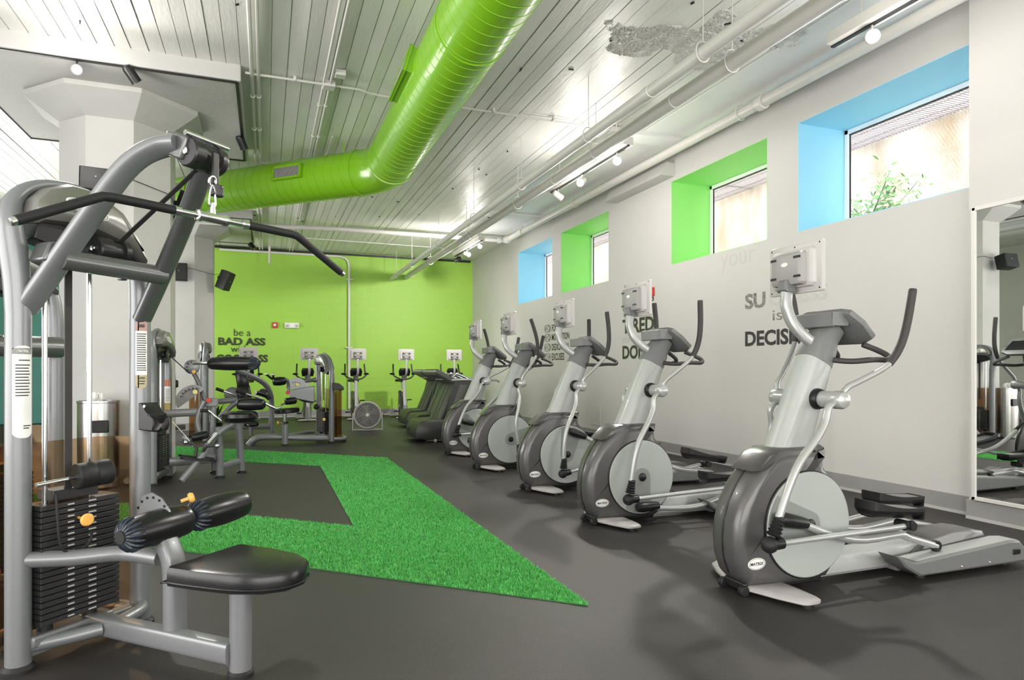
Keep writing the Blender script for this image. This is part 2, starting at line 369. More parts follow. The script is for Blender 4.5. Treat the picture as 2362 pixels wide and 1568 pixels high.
# pilaster that carries the mirror, bulkhead near the ceiling
XP = 5.56
part('pilaster', MB().box(((XP + XW) / 2, (Y0 + 3.82) / 2, CZ / 2), (XW - XP, 3.82 - Y0, CZ)), wall_w, wr, smooth=False)
mb = MB().prism([(0, 0), (.24, 0), (.24, .2), (.10, .2)], (XW - .24, 8.25, 4.12), XA, ZA, YA, ((0, 0), (1.7, 0))); part('bulkhead', mb, wall_w, wr, smooth=False)
for i, (a, b_2, m) in enumerate(wins):
    wo = sempty('window_%d' % (i + 1), (XW, (a + b_2) / 2, ZS)); h2 = (b_2 - a) / 2; hh = ZT - ZS; D = XO - XW; t = .006
    mb = MB().box((D / 2, -h2 + t / 2, hh / 2), (D, t, hh)).box((D / 2, h2 - t / 2, hh / 2), (D, t, hh)).box((D / 2, 0, hh - t / 2), (D, 2 * h2, t)).box((D / 2, 0, t / 2), (D, 2 * h2, t))
    part('reveal', mb, m, wo, smooth=False)
    xf = D - .03
    mb = MB()
    for s in (-1, 1): mb.box((xf, s * (h2 - .035), hh / 2), (.05, .05, hh - .02))
    mb.box((xf, 0, hh - .035), (.05, 2 * h2 - .02, .05)).box((xf, 0, .035), (.05, 2 * h2 - .02, .05))
    part('window_frame', mb, winframe, wo, .004, smooth=False)
    mb = MB()
    for s in (-1, 1): mb.box((xf + .005, s * (h2 - .066), hh / 2), (.02, .004, hh - .12))
    mb.box((xf + .005, 0, hh - .066), (.03, 2 * h2 - .13, .008)).box((xf + .005, 0, .066), (.03, 2 * h2 - .13, .008))
    part('glazing_bead', mb, black_p, wo, smooth=False)
    part('glass_pane', MB().box((xf + .012, 0, hh / 2), (.006, 2 * h2 - .13, hh - .13)), glass, wo, smooth=False)
# baseboards
def baseb(name, c, d, n, ln):
    o = struct(name, MB().box(c, d), base_m, bevel=.003)
    return o
baseb('baseboard_right', (XW - .008, (3.82 + YB) / 2, .09), (.016, YB - 3.82, .14), 1, 1)
baseb('baseboard_pilaster', (XP - .008, (Y0 + 3.82) / 2, .09), (.016, 3.82 - Y0 + .03, .14), 1, 1)
baseb('baseboard_back', ((XL + XW) / 2, YB - .02, .09), (XW - XL, .02, .16), 1, 1)
baseb('baseboard_left', (XL + .008, (Y0 + YB) / 2, .08), (.016, YB - Y0, .16), 1, 1)
struct('trim_1', MB().box((XW - .014, (3.82 + YB) / 2, .012), (.028, YB - 3.82, .024)).box((XP - .014, (Y0 + 3.82) / 2, .012), (.028, 3.84 - Y0, .024)).box(((XL + XW) / 2, YB - .02, .012), (XW - XL, .04, .024)), base_w)
struct('trim_2', MB().box((1.9, YB - .04, CZ - .06), (7.4, .06, .05)), black_m)
# columns with capitals and drop panels
def column(cy, idx):
    cx = -1.6; w2 = .555
    def octo(r, c=.414): return [(r, -r * c), (r, r * c), (r * c, r), (-r * c, r), (-r, r * c), (-r, -r * c), (-r * c, -r), (r * c, -r)]
    o = sempty('concrete_column', (cx, cy, 0)); o['kind'] = 'structure'
    N = 8; v = []; f = []
    prof = [(w2, 0), (w2, 4.02), (.86, 4.235), (.86, 4.29)]
    part('shaft', MB().prism(octo(w2), (0, 0, 0), XA, YA, ZA, ((0, 0), (4.03, 0))), wall_col, o, smooth=False)
    for (r_, z) in prof[1:]: v += [(p[0], p[1], z) for p in octo(r_)]
    for j in range(2):
        for i in range(N): f.append((j * N + i, j * N + (i + 1) % N, (j + 1) * N + (i + 1) % N, (j + 1) * N + i))
    f += [tuple(range(N)), tuple(16 + i for i in range(N))]
    part('capital', MB().add(v, f), wall_col, o, .008, smooth=False)
    part('column_base', MB().prism(octo(w2 + .012), (0, 0, 0), XA, YA, ZA, ((0, 0), (.15, 0))), base_m, o, smooth=False)
    part('drop_panel', MB().box((0.02, 0, (4.29 + CZ) / 2), (2.68, 2.84, CZ - 4.29 + .02)), wall_col, o, .01, smooth=False)
    # lighting track running round the panel edge
    t = thing('ceiling_track', ['black lighting track around the drop panel of the near column', 'black lighting track around the drop panel of the far column'][idx], 'light track', (cx, cy, 4.29))
    mb = MB(); zz = -.012; hx, hy = 1.30, 1.38
    for s in (-1, 1): mb.box((.02, s * hy, zz), (2 * hx, .032, .022)).box((.02 + s * hx, 0, zz), (.032, 2 * hy, .022))
    part('rail', mb, black_m, t, smooth=False)
    return o
column(8.86, 0); column(15.56, 1)
# exterior light well: retaining wall, grating, planting strip
ext = sempty('retaining_wall', (7.75, 9, 0))
part('retaining_wall', MB().box((.15, 0, 2.6), (.3, 20, 5.0)).box((-.2, -6.9, 2.6), (.7, .3, 5.0)), conc, ext, smooth=False)
part('well_floor', MB().box((-.66, 0, 2.5), (1.32, 20, .2)), conc, ext, smooth=False)
gr = struct('trim_3', MB().box((7.1, 9, 4.42), (1.3, .04, .05)), sof_m); gr.name = 'area_grating'
mb = MB(); y = 0.
while y < 19: mb.box((7.1, y, 4.36), (1.32, .012, .05)); y += .045
for x in (6.55, 6.8, 7.05, 7.3, 7.55, 7.7): mb.box((x, 9.5, 4.36), (.012, 19, .045))
g2 = part('grating_bar', mb, sof_m, gr, smooth=False); g2['kind'] = 'stuff'
# leafy shrub outside window 1 and window 3
def shrub(name, label, c, n, rad, seed):
    random.seed(seed); t = thing(name, label, 'plant', c); mb = MB(); br = MB()
    for k in range(7):
        a = random.uniform(0, 6.28); e = Vector((-.25 * abs(math.cos(a)), math.sin(a) * rad, random.uniform(.5, 1.2)))
        br.tube([(0, 0, 0), e * .5 + Vector((0, .05, .05)), e], [.012, .008, .003], 5, 3)
        for q in range(n // 7):
            p = e * random.uniform(.25, 1) + Vector([random.gauss(0, .09) for _ in range(3)])
            d = Vector([random.gauss(0, 1) for _ in range(3)]).normalized(); u = d.orthogonal().normalized(); s = random.uniform(.03, .06)
            mb.add([p, p + d * s + u * s * .5, p + d * s * 2, p + d * s - u * s * .5], [(0, 1, 2, 3)])
    part('branch', br, bark, t); l = link('leaf', mb.mesh('leaf', leaf_l, False, False), t); l['kind'] = 'stuff'
shrub('wild_shrub', 'sunlit green shrub growing outside the big blue window', (7.2, 6.3, 2.6), 900, .75, 5)

# turf inlay
TP = [(1.6, 3.11), (1.6, 9.29), (-3.2, 13.5), (-3.2, 11.9), (.67, 8.84), (.66, 5.31), (-3.2, 8.73), (-3.2, 7.42)]
tf = thing('artificial_turf', 'bright green artificial turf arrow laid into the black rubber floor', 'turf')
part('turf_backing', MB().prism(TP, (0, 0, .0), XA, YA, ZA, ((0, 0), (.006, 0))), turf_m, tf, smooth=False)
def inpoly(px, py):
    c = np.zeros(len(px), bool); j = len(TP) - 1
    for i in range(len(TP)):
        (xi, yi), (xj, yj) = TP[i], TP[j]
        c ^= ((yi > py) != (yj > py)) & (px < (xj - xi) * (py - yi) / (yj - yi) + xi); j = i
    return c
NB = 1500000
ys = 3.1 + 10.4 * np.random.rand(NB) ** 1.9; xs = np.random.uniform(-3.2, 1.62, NB)
k = inpoly(xs, ys); xs, ys = xs[k][:170000], ys[k][:170000]; nb = len(xs)
sc = (.0022 + .0006 * ys) ; ang = np.random.rand(nb) * 2 * PI; hgt = (.010 + .012 * np.random.rand(nb)) ; ln = np.random.normal(0, .006, (nb, 2))
V = np.empty((nb, 3, 3)); dx, dy = np.cos(ang) * sc, np.sin(ang) * sc
V[:, 0] = np.c_[xs - dx, ys - dy, np.full(nb, .005)]; V[:, 1] = np.c_[xs + dx, ys + dy, np.full(nb, .005)]; V[:, 2] = np.c_[xs + ln[:, 0], ys + ln[:, 1], .005 + hgt]
me = bpy.data.meshes.new('turf_blade'); me.vertices.add(nb * 3); me.vertices.foreach_set('co', V.reshape(-1)); me.loops.add(nb * 3)
me.loops.foreach_set('vertex_index', np.arange(nb * 3, dtype=np.int32)); me.polygons.add(nb); me.polygons.foreach_set('loop_start', np.arange(0, nb * 3, 3, dtype=np.int32))
me.polygons.foreach_set('loop_total', np.full(nb, 3, dtype=np.int32)); me.update(calc_edges=True); me.materials.append(blade_m)
o = link('turf_blade', me, tf); o['kind'] = 'stuff'

# ================================================================ CEILING SERVICES
def pipe(name, label, pts, r, m=white_p, joints=(), n=14, cat='pipe', group=None, ribs=None):
    t = thing(name, label, cat, pts[0], 0, group); o0 = Vector(pts[0])
    part('pipe_run', MB().tube([Vector(p) - o0 for p in pts], r, n), m, t)
    for (p, d, rr, hl) in joints:
        p = Vector(p) - o0; d = Vector(d).normalized()
        part('coupling', MB().lathe([(r, -hl), (rr, -hl * .9), (rr, hl * .9), (r, hl)], p, d, n), m, t)
    return t
def hanger(t, p, r, o0):
    p = Vector(p) - Vector(o0)
    mb = MB().tube([p + Vector((math.cos(a) * (r + .012), 0, math.sin(a) * (r + .03) + .012)) for a in [2 * PI * k / 12 for k in range(12)]], .006, 6, 1, True)
    mb.cyl(p + Vector((0, 0, r + .04)), (p.x, p.y, CZ - o0[2]), .0045, 6)
    part('hanger', mb, white_p, t)
p1 = pipe('ceiling_pipe', 'white ceiling pipe farthest from the window wall, ending at the green wall', [(3.3, -3.9, 3.80), (3.3, YB - .02, 3.80)], .055, joints=[((3.3, y, 3.8), YA, .062, .05) for y in (2.2, 5.2, 11.0)])
for y in (4.4, 6.4, 8.4, 10.6, 13, 15.6, 17.6): hanger(p1, (3.3, y, 3.80), .055, (3.3, -3.9, 3.80))
p2 = pipe('ceiling_pipe', 'thick white ceiling pipe hung in loop hangers, middle of the three pipes', [(3.71, -3.9, 3.86), (3.71, YB - .02, 3.86)], .068, joints=[((3.71, y, 3.86), YA, .074, .02) for y in (3.4, 5.4, 8.2, 12.1)])
for y in (4.55, 7.0, 9.6, 12.4, 15.4, 17.5): hanger(p2, (3.71, y, 3.86), .068, (3.71, -3.9, 3.86))
p3 = pipe('ceiling_pipe', 'white pipe running along the top of the window wall', [(5.3, -3.9, 4.30), (5.3, 14.56, 4.30)], .062, joints=[((5.3, y, 4.3), YA, .085, .05) for y in (6.0, 14.4)])
for y in (2.0, 6.35, 10.8, 13.4): hanger(p3, (5.3, y, 4.30), .062, (5.3, -3.9, 4.30))
pipe('cross_pipe', 'white pipe crossing the room below the ceiling near the green wall', [(5.3, 14.56, 4.30), (1.5, 14.56, 4.29), (-.3, 14.56, 4.235), (-6.9, 14.56, 4.2)], .045, joints=[((5.15, 14.56, 4.3), XA, .07, .04)])
for i, (x, r_) in enumerate([(-.135, .022), (-.07, .018), (.60, .014), (.67, .014)]):
    lb = ['left pipe of the pair beside the drop panels', 'right pipe of the pair beside the drop panels', 'left thin conduit of the ceiling pair left of the green duct', 'right thin conduit of the ceiling pair left of the green duct'][i]
    t = pipe('ceiling_conduit', lb, [(x, -3.9, 4.40), (x, YB - .05, 4.40)], r_, joints=[((x, y, 4.4), YA, r_ + .01, .02) for y in (3.2, 8.1, 9.2, 13.8)], n=8, cat='conduit')
t = thing('ceiling_conduit', 'white conduit with clips crossing the ceiling beneath the green duct', 'conduit', (0, 7.5, 4.40))
part('pipe_run', MB().tube([(-.2, 0, 0), (1.0, .0, 0), (1.1, .06, 0), (1.25, .08, 0), (2.2, .08, 0), (4.3, .1, 0)], .014, 8), white_p, t)
for x in (.3, 1.6, 2.6, 3.4): part('clip', MB().box((x, .05 if x > 1 else 0, .01), (.03, .05, .05)), white_p, t, .004)
part('junction_box', MB().box((.66, 0, .0), (.13, .13, .07)), white_p, t, .006); part('junction_box', MB().box((.75, -.3, .01), (.11, .11, .06)), white_p, t, .006); part('junction_box', MB().box((4.3, .1, 0), (.13, .13, .07)), white_p, t, .006)
pipe('ceiling_conduit', 'thin bent conduit on the ceiling behind the duct elbow rod', [(-.1, 10.7, 4.42), (.35, 10.9, 4.42), (.75, 10.6, 4.42), (.85, 9.9, 4.42), (.85, 9.2, 4.42)], .009, n=6, cat='conduit')
pipe('ceiling_conduit', 'thin conduit across the ceiling just in front of the green wall', [(-.25, 16.2, 4.42), (.5, 16.2, 4.42), (.7, 16.5, 4.42), (4.4, 16.6, 4.42)], .012, n=6, cat='conduit')
# wall conduit on the green wall with bend and clamps
t = thing('wall_conduit', 'white conduit along the top of the green wall bending down to the floor', 'conduit', (0, YB - .06, 0))
part('pipe_run', MB().tube([(-1.1, 0, 4.33), (1.9, 0, 4.33), (2.03, 0, 4.30), (2.11, 0, 4.22), (2.14, 0, 4.08), (2.14, 0, .2)], .032, 12), white_p, t)
for z in (3.72, 1.86): part('clamp', MB().box((2.14, .01, z), (.2, .05, .03)), white_p, t, .004)
pipe('ceiling_pipe', 'short white pipe dropping in front of the green wall top left', [(.1, YB - .3, 4.45), (.1, YB - .3, 4.0)], .03)
# green spiral duct
DR = .302; DZ = 3.99; dx0 = 1.55; ye = 9.02
dt = thing('spiral_duct', 'big lime green spiral air duct bending below the ceiling', 'air duct', (dx0, ye, DZ))
def ductseg(a, b_2, pitch=.14, seams=True):
    a, b_2 = Vector(a), Vector(b_2); d = b_2 - a; Ld = d.length; d.normalize(); prof = []; s_ = 0
    while s_ < Ld:
        prof += [(DR, s_), (DR, min(s_ + pitch - .014, Ld))]
        if s_ + pitch < Ld: prof += [(DR + .003, s_ + pitch - .0135), (DR + .003, s_ + pitch - .0005)]
        s_ += pitch
    return MB().lathe(prof, a, d, 48)
dirA = Vector((0, -1, 0)); dirB = Vector((-.75, .69, 0)).normalized()
part('duct_run', ductseg((0, -.42, 0), (0, -12.8, 0)), duct_m, dt)
part('duct_run', ductseg(dirB * .42, dirB * 7.5), duct_m, dt)
# gored elbow
mid = (-(dirA + dirB)); el = []
P0, P1, P2 = Vector((0, -.42, 0)), Vector((0, 0, 0)), dirB * .42
arc = [P0]; 
for k in range(1, 4): tt = k / 4; arc.append((1 - tt) ** 2 * P0 + 2 * tt * (1 - tt) * P1 * .6 + tt * tt * P2)
arc.append(P2)
part('elbow', MB().tube(arc, DR + .003, 48), duct_m, dt)
for p, d in ((P0, dirA), (P2, dirB)): part('joint_ring', MB().lathe([(DR, -.03), (DR + .014, -.025), (DR + .014, .025), (DR, .03)], p, d, 48), duct_m, dt)
def grille(o, ex, ey, nrm, wd, ht):
    """collar + frame + dark louvre fins"""
    fr = MB(); rot = Matrix((ex, ey, nrm)).transposed()
    def bx(m_, a, b_2, c, sx, sy, sz): m_.box(Vector(o) + ex * a + ey * b_2 + nrm * c, (sx, sy, sz), rot)
    bx(fr, 0, 0, -.06, wd - .02, ht - .02, .10)
    for s in (-1, 1): bx(fr, s * (wd / 2 - .015), 0, 0, .03, ht, .03); bx(fr, 0, s * (ht / 2 - .015), 0, wd, .03, .03)
    g = part('air_grille', fr, duct_m, dt, .003, smooth=False)
    dk = MB(); bx(dk, 0, 0, -.004, wd - .06, ht - .06, .004); part('grille_throat', dk, black_p, g, smooth=False)
    fn = MB(); nn = int((wd - .07) / .02)
    for k in range(nn): bx(fn, -(wd - .07) / 2 + (k + .5) * (wd - .07) / nn, 0, .002, .006, ht - .06, .01)
    part('louvre', fn, tv_m, g, smooth=False)['kind'] = 'stuff'
nB = Vector((-dirB.y, dirB.x, 0)); nB = nB if nB.y < 0 else -nB
def gB(s, wd=.50, ht=.20):
    nrm = (nB * .97 + ZA * .12).normalized(); ex = -dirB; ey = nrm.cross(ex).normalized(); grille(dirB * s + nrm * (DR + .035), ex, ey, nrm, wd, ht)
gB(1.42); gB(3.6)
nrm = Vector((-.96, 0, .28)).normalized(); ex = YA; ey = nrm.cross(ex); grille(Vector((0, -2.75, 0)) + nrm * (DR + .05), ex, ey, nrm, .75, .26)
for (x, y) in ((0, -.9), (0, -4.0)): part('duct_strap', MB().lathe([(DR + .004, -.012), (DR + .008, -.012), (DR + .008, .012), (DR + .004, .012)], (x, y, 0), YA, 48), duct_m, dt)
for p in (dirB * .7 + Vector((0, 0, 0)), dirB * 3.0, Vector((.28, -4.0, 0))): part('duct_rod', MB().box(p + Vector((0, 0, .36)), (.02, .006, .28)), duct_m, dt)

# track lights
def track(label, x, z, ya, yb, group=None):
    t = thing('light_track', label, 'light track', (x, ya, z)); 
    part('rail', MB().box((0, (yb - ya) / 2, .06), (.14, yb - ya, .10)), white_p, t, .006, smooth=False)
    part('rail_slot', MB().box((0, (yb - ya) / 2, .004), (.036, yb - ya, .016)), black_m, t, smooth=False)
    for yy in (.3, yb - ya - .3): part('hanger', MB().cyl((0, yy, .1), (0, yy, CZ - z), .006, 6), white_p, t)
track('white lighting track above the second elliptical from the green wall side', 4.2, 4.02, 7.07, 9.4)
track('white lighting track close to the green wall', 4.35, 4.02, 13.4, 15.5)
track('white lighting track at the top right above the mirror', 4.61, 4.05, 1.5, 4.35)
def head(label, p, aim, lit, m, stem=.08, sz=.05):
    p = Vector(p); t = thing('spotlight', label, 'spotlight', p); d = Vector(aim).normalized()
    part('stem', MB().cyl((0, 0, 0), (0, 0, -stem), .008, 8), m, t)
    c = Vector((0, 0, -stem - .02)); part('lamp_housing', MB().lathe([(.012, -.10), (sz * .8, -.09), (sz, -.06), (sz, .06), (sz + .004, .075)], c, d, 20), m, t)
    part('lens', MB().lathe([(0, .0), (sz * .85, 0.0), (sz * .85, .003)], c + d * .074, d, 20), bulb if lit else screen, t)
toc = lambda p: Vector((0, 0, CAMH)) - Vector(p)
head('lit spotlight nearest the camera on the track over the middle ellipticals', (4.2, 7.35, 4.02), (-.45, -.75, -.35), True, white_p)
head('lit white spotlight in the middle of the track over the middle ellipticals', (4.2, 8.35, 4.02), (-.55, -.5, -.4), True, white_p)
head('unlit grey spotlight at the far end of the track over the middle ellipticals', (4.2, 9.15, 4.02), (.7, .1, -.35), False, tv_m)
head('bright lit spotlight near the corner of the green wall', (4.35, 13.5, 4.02), (-.4, -.8, -.2), True, white_p)
head('smaller lit spotlight behind the bright one near the green wall', (4.35, 14.5, 4.02), (.3, -.8, -.3), True, white_p)
head('unlit black spotlight at the end of the track before the green wall', (4.35, 15.3, 4.02), (-.7, .1, -.4), False, black_m)
head('bright lit spotlight at the top right above the mirror', (4.61, 3.95, 4.05), (-.6, -.6, -.3), True, white_p)
head('bright lit spotlight in front of the near column capital', (-1.72, 7.48, 4.28), (.2, -.9, -.35), True, black_m)
head('black unlit spotlight on the right edge of the near drop panel', (-.29, 9.25, 4.28), (.35, .5, -.8), False, black_m, .05, .055)
head('small black spotlight on the edge of the far drop panel', (-.29, 16.5, 4.28), (.6, -.2, -.7), False, black_m, .12, .06)
head('dark round spotlight hanging behind the bright one at the near column', (-1.25, 7.48, 4.28), (.5, .4, -.7), False, black_m, .06, .05)

# ================================================================ WALL THINGS
def wtext(s, ya, yb, za, zb, m, label, name='wall_lettering', bold=.035):
    o = text(name, s, m, None, (XW - .0005, ya, za), (0, -1, 0), (0, 0, 1), ya - yb, zb - za, bold, .0015); return tag(o, label, 'lettering', 'slogans on the window wall')
wtext('SU', 6.72, 6.36, 2.01, 2.205, worn_ink, 'worn black letters SU behind the nearest elliptical')
wtext('CCESS', 6.31, 5.42, 2.01, 2.205, ghost_ink, 'pale ghost of the peeled letters CCESS beside the worn SU')
wtext('is a', 6.24, 5.85, 1.84, 1.96, worn_ink, 'small faded words between SUCCESS and DECISION', bold=0)
wtext('DECISION', 6.72, 5.48, 1.545, 1.735, dark_ink, 'bold black word DECISION behind the nearest elliptical')
wtext('your', 7.2, 6.54, 2.52, 2.76, ghost_ink, 'ghost of peeled script lettering below the green window', bold=0)
wtext("DON'T STOP", 9.76, 8.80, 2.28, 2.40, dark_green_ink, 'small dark words DON\'T STOP behind the TV of the second elliptical', bold=.03)
wtext("WHEN YOU'RE", 9.76, 8.83, 2.13, 2.22, grey_ink, 'thin grey words WHEN YOU\'RE above TIRED', bold=-.01)
wtext('TIRED', 9.76, 8.80, 1.86, 2.10, dark_green_ink, 'bold dark green word TIRED on the white wall')
wtext("STOP WHEN YOU'RE", 9.76, 8.83, 1.70, 1.79, grey_ink, 'thin grey words STOP WHEN YOU\'RE above DONE', bold=-.01)
wtext('DONE', 9.76, 8.85, 1.43, 1.66, dark_green_ink, 'bold dark green word DONE on the white wall')
for i, (s, yb, z1, z0) in enumerate([('FOCUS', 12.24, 2.21, 2.06), ('MOTIVATION', 11.84, 2.01, 1.87), ('DEDICATION', 11.87, 1.80, 1.66), ('EXCUSES', 12.08, 1.60, 1.45)]):
    wtext(s, 12.7, yb, z0, z1, dark_green_ink, 'narrow dark word %s beside a toggle symbol on the white wall' % s, bold=.02)
    t = thing('toggle_symbol', 'switch symbol printed left of the word %s' % s, 'wall symbol', (XW - .001, 12.92, (z0 + z1) / 2), 0, 'switch symbols on the window wall')
    def stad(w_, h_, n=8): return [(w_ / 2 - h_ / 2 + math.cos(a) * h_ / 2, math.sin(a) * h_ / 2) for a in [-PI / 2 + PI * k / n for k in range(n + 1)]] + [(-w_ / 2 + h_ / 2 + math.cos(a) * h_ / 2, math.sin(a) * h_ / 2) for a in [PI / 2 + PI * k / n for k in range(n + 1)]]
    ring = [Vector((0, -a, b_2)) for a, b_2 in stad(.30, .15)]; part('switch_outline', MB().tube(ring, .006, 4, 1, True), dark_green_ink, t)
    sg = 1 if i < 3 else -1
    part('switch_knob', MB().tube([Vector((0, -(sg * .07) + math.cos(a) * .055, math.sin(a) * .055)) for a in [2 * PI * k / 14 for k in range(14)]], .006, 4, 1, True), dark_green_ink, t)
    part('switch_grip', MB().box((0, sg * .05, 0), (.003, .008, .09)).box((0, sg * .08, 0), (.003, .008, .09)).box((0, sg * .11, 0), (.003, .008, .06)), dark_green_ink, t)
def btext(s, xa, xb, za, zb, m, label, bold=.035):
    o = text('wall_lettering', s, m, None, (xa, YB - .0135, za), (1, 0, 0), (0, 0, 1), xb - xa, zb - za, bold, .0015); return tag(o, label, 'lettering', 'slogan on the green wall')
btext('be a', -.76, -.36, 2.13, 2.31, dark_green_ink, 'thin words be a at the top of the slogan on the green wall', -.005)
btext('BAD ASS', -1.13, 0.0, 1.885, 2.085, dark_green_ink, 'bold words BAD ASS on the green wall')
btext('with a', -.83, -.25, 1.71, 1.88, dark_green_ink, 'thin words with a in the slogan on the green wall', -.005)
btext('GOOD ASS', -1.17, .06, 1.45, 1.65, dark_green_ink, 'bold words GOOD ASS half hidden behind a black roller pad')
t = thing('fire_alarm', 'small red fire alarm on the green wall left of the white emergency light', 'fire alarm', (.235, YB - .012, 2.43))
part('alarm_body', MB().box((0, -.02, 0), (.13, .04, .15)), red_p, t, .008); part('strobe', MB().lathe([(.035, 0), (.035, .02), (.02, .03)], (0, -.04, 0), (0, -1, 0), 14), logo_w, t)
t = thing('emergency_light', 'white emergency light box on the green wall', 'emergency light', (.66, YB - .012, 2.43))
part('light_body', MB().box((0, -.03, 0), (.36, .06, .14)), white_pl, t, .01)
for s in (-1, 1): part('lamp', MB().lathe([(.03, 0), (.04, .02), (.02, .03)], (s * .12, -.06, -.01), (0, -1, 0), 14), tv_m, t)
t = thing('fire_alarm', 'red fire alarm strobe on the window wall beside the second elliptical TV', 'fire alarm', (XW, 8.84, 2.47))
part('alarm_body', MB().box((-.02, 0, 0), (.04, .12, .14)), red_p, t, .008); part('alarm_lens', MB().box((-.045, 0, 0), (.012, .05, .09)), logo_w, t, .004)
t = thing('wall_plate', 'blank painted access plate low on the window wall', 'wall plate', (XW, 10.7, .42)); part('plate', MB().box((-.006, 0, 0), (.012, .34, .36)), wall_w, t, .003); part('plate_screw', MB().ball((-.012, 0, .15), .008, 8, 4), tv_m, t)
# mirror
t = thing('wall_mirror', 'tall white-framed wall mirror on the pilaster at the right edge', 'mirror', (XP, 1.9, .165))
my, mh = 1.88, 2.44
part('mirror_glass', MB().box((-.012, 0, mh / 2), (.012, 2 * my - .06, mh - .06)), mirror_m, t, smooth=False)
mb = MB()
for s in (-1, 1): mb.box((-.015, s * (my - .015), mh / 2), (.03, .03, mh))
mb.box((-.015, 0, .015), (.03, 2 * my, .03)).box((-.015, 0, mh - .015), (.03, 2 * my, .03)); part('mirror_frame', mb, white_p, t, .004, smooth=False)
# television on the left wall, seen in the mirror
t = thing('wall_television', 'white framed television on the left wall, seen in the mirror', 'television', (XL, 10.2, 2.4))
part('tv_frame', MB().box((.04, 0, 0), (.08, 1.3, .85)), white_pl, t, .01); part('tv_screen', MB().box((.083, 0, 0), (.01, 1.14, .68)), screen, t)
# speakers on the columns
def speaker(label, c, rz, rx, w_=.26, h_=.36, dp=.2):
    t = thing('loudspeaker', label, 'speaker', c, rz); rot = Matrix.Rotation(rx, 3, 'X')
    part('cabinet', MB().box((0, 0, 0), (w_, dp, h_), rot), black_p, t, .01); part('speaker_grille', MB().box(rot @ Vector((0, -dp / 2 - .003, 0)), (w_ - .02, .008, h_ - .02), rot), black_m, t, .003)
    part('bracket', MB().box(rot @ Vector((0, dp / 2 + .03, 0)), (.05, .08, .08)), black_m, t, .004)
    part('speaker_badge', MB().ball(rot @ Vector((0, -dp / 2 - .008, .02)), .008, 8, 4), logo_w, t)
speaker('black loudspeaker with red light on the front of the near column', (-1.68, 8.08, 3.24), R(8), R(-12), .30, .26, .2)
speaker('square black loudspeaker flat on the front of the far column', (-1.64, 14.86, 3.24), R(0), R(0), .30, .36, .14)
speaker('tilted black loudspeaker hanging off the right side of the far column', (-.80, 15.25, 3.16), R(60), R(24), .22, .40, .22)
speaker('black loudspeaker tilted on the right side of the near column behind the boom', (-.90, 8.95, 3.24), R(65), R(22), .2, .36, .2)
pipe('speaker_cable', 'thin dark cable around the far column to the tilted loudspeaker', [(-1.5, 14.98, 3.36), (-1.37, 14.98, 3.33), (-1.03, 15.3, 3.28), (-.9, 15.35, 3.3)], .004, black_m, n=5, cat='cable')
pipe('speaker_cable', 'thin dark cable sagging around the near column', [(-1.62, 8.28, 3.33), (-1.38, 8.29, 3.36), (-1.04, 8.6, 3.30), (-1.02, 8.9, 3.2)], .004, black_m, n=5, cat='cable')
# stainless waste bin
t = thing('waste_bin', 'round stainless steel waste bin with white bag before the near column', 'trash can', (-1.66, 8.08, 0))
part('bin_body', MB().lathe([(.195, .01), (.195, .90), (.2, .905), (.2, .925), (.185, .925), (.185, .86)], (0, 0, 0), ZA, 36), steel, t)
part('bin_base', MB().lathe([(.2, 0), (.2, .02)], (0, 0, 0), ZA, 36), black_p, t)
part('bin_opening', MB().box((.03, -.185, .66), (.2, .03, .13)), black_p, t, .01)
mb = MB(); random.seed(3)
for k in range(9): mb.ball((random.uniform(-.06, .04), random.uniform(-.05, .05), .93 + random.uniform(0, .05)), .035, 6, 4, (1, .7, 1.3))
part('bin_bag', mb, tissue, t)
# ================================================================ ELLIPTICALS
_cache = {}
def cpart(key, name, fn, m, parent, bevel=0, smooth=True, label=None):
    if key not in _cache: _cache[key] = fn().mesh(name, m, smooth)
    return link(name, _cache[key], parent, None, bevel, label)
def ellipse_logo(o, ex, ey, nrm, a, b_2, parent, key, word='MATRIX', inkm=None):
    o, ex, ey, nrm = Vector(o), Vector(ex), Vector(ey), Vector(nrm)
    pts = [(math.cos(t_) * a, math.sin(t_) * b_2) for t_ in [2 * PI * k / 28 for k in range(28)]]
    lg = cpart(key + 'lg', 'logo_badge', lambda: MB().prism(pts, o, ex, ey, nrm, ((0, 0), (.002, 0), (.003, .002))), logo_w, parent)
    k2 = key + 'tx'
    if k2 not in _cache:
        tx = text('logo_lettering', word, inkm or ink, lg, o - ex * a * .74 - ey * b_2 * .24 + nrm * .003, ex, ey, a * 1.48, b_2 * .52, .02, .001); _cache[k2] = tx.data
        rg = [o + ex * p[0] * .9 + ey * p[1] * .88 + nrm * .003 for p in pts]; cpart(key + 'rg', 'logo_ring', lambda: MB().tube(rg, .0012, 4, 1, True), ink, lg)
    else:
        link('logo_lettering', _cache[k2], lg); cpart(key + 'rg', 'logo_ring', None, ink, lg)
    return lg
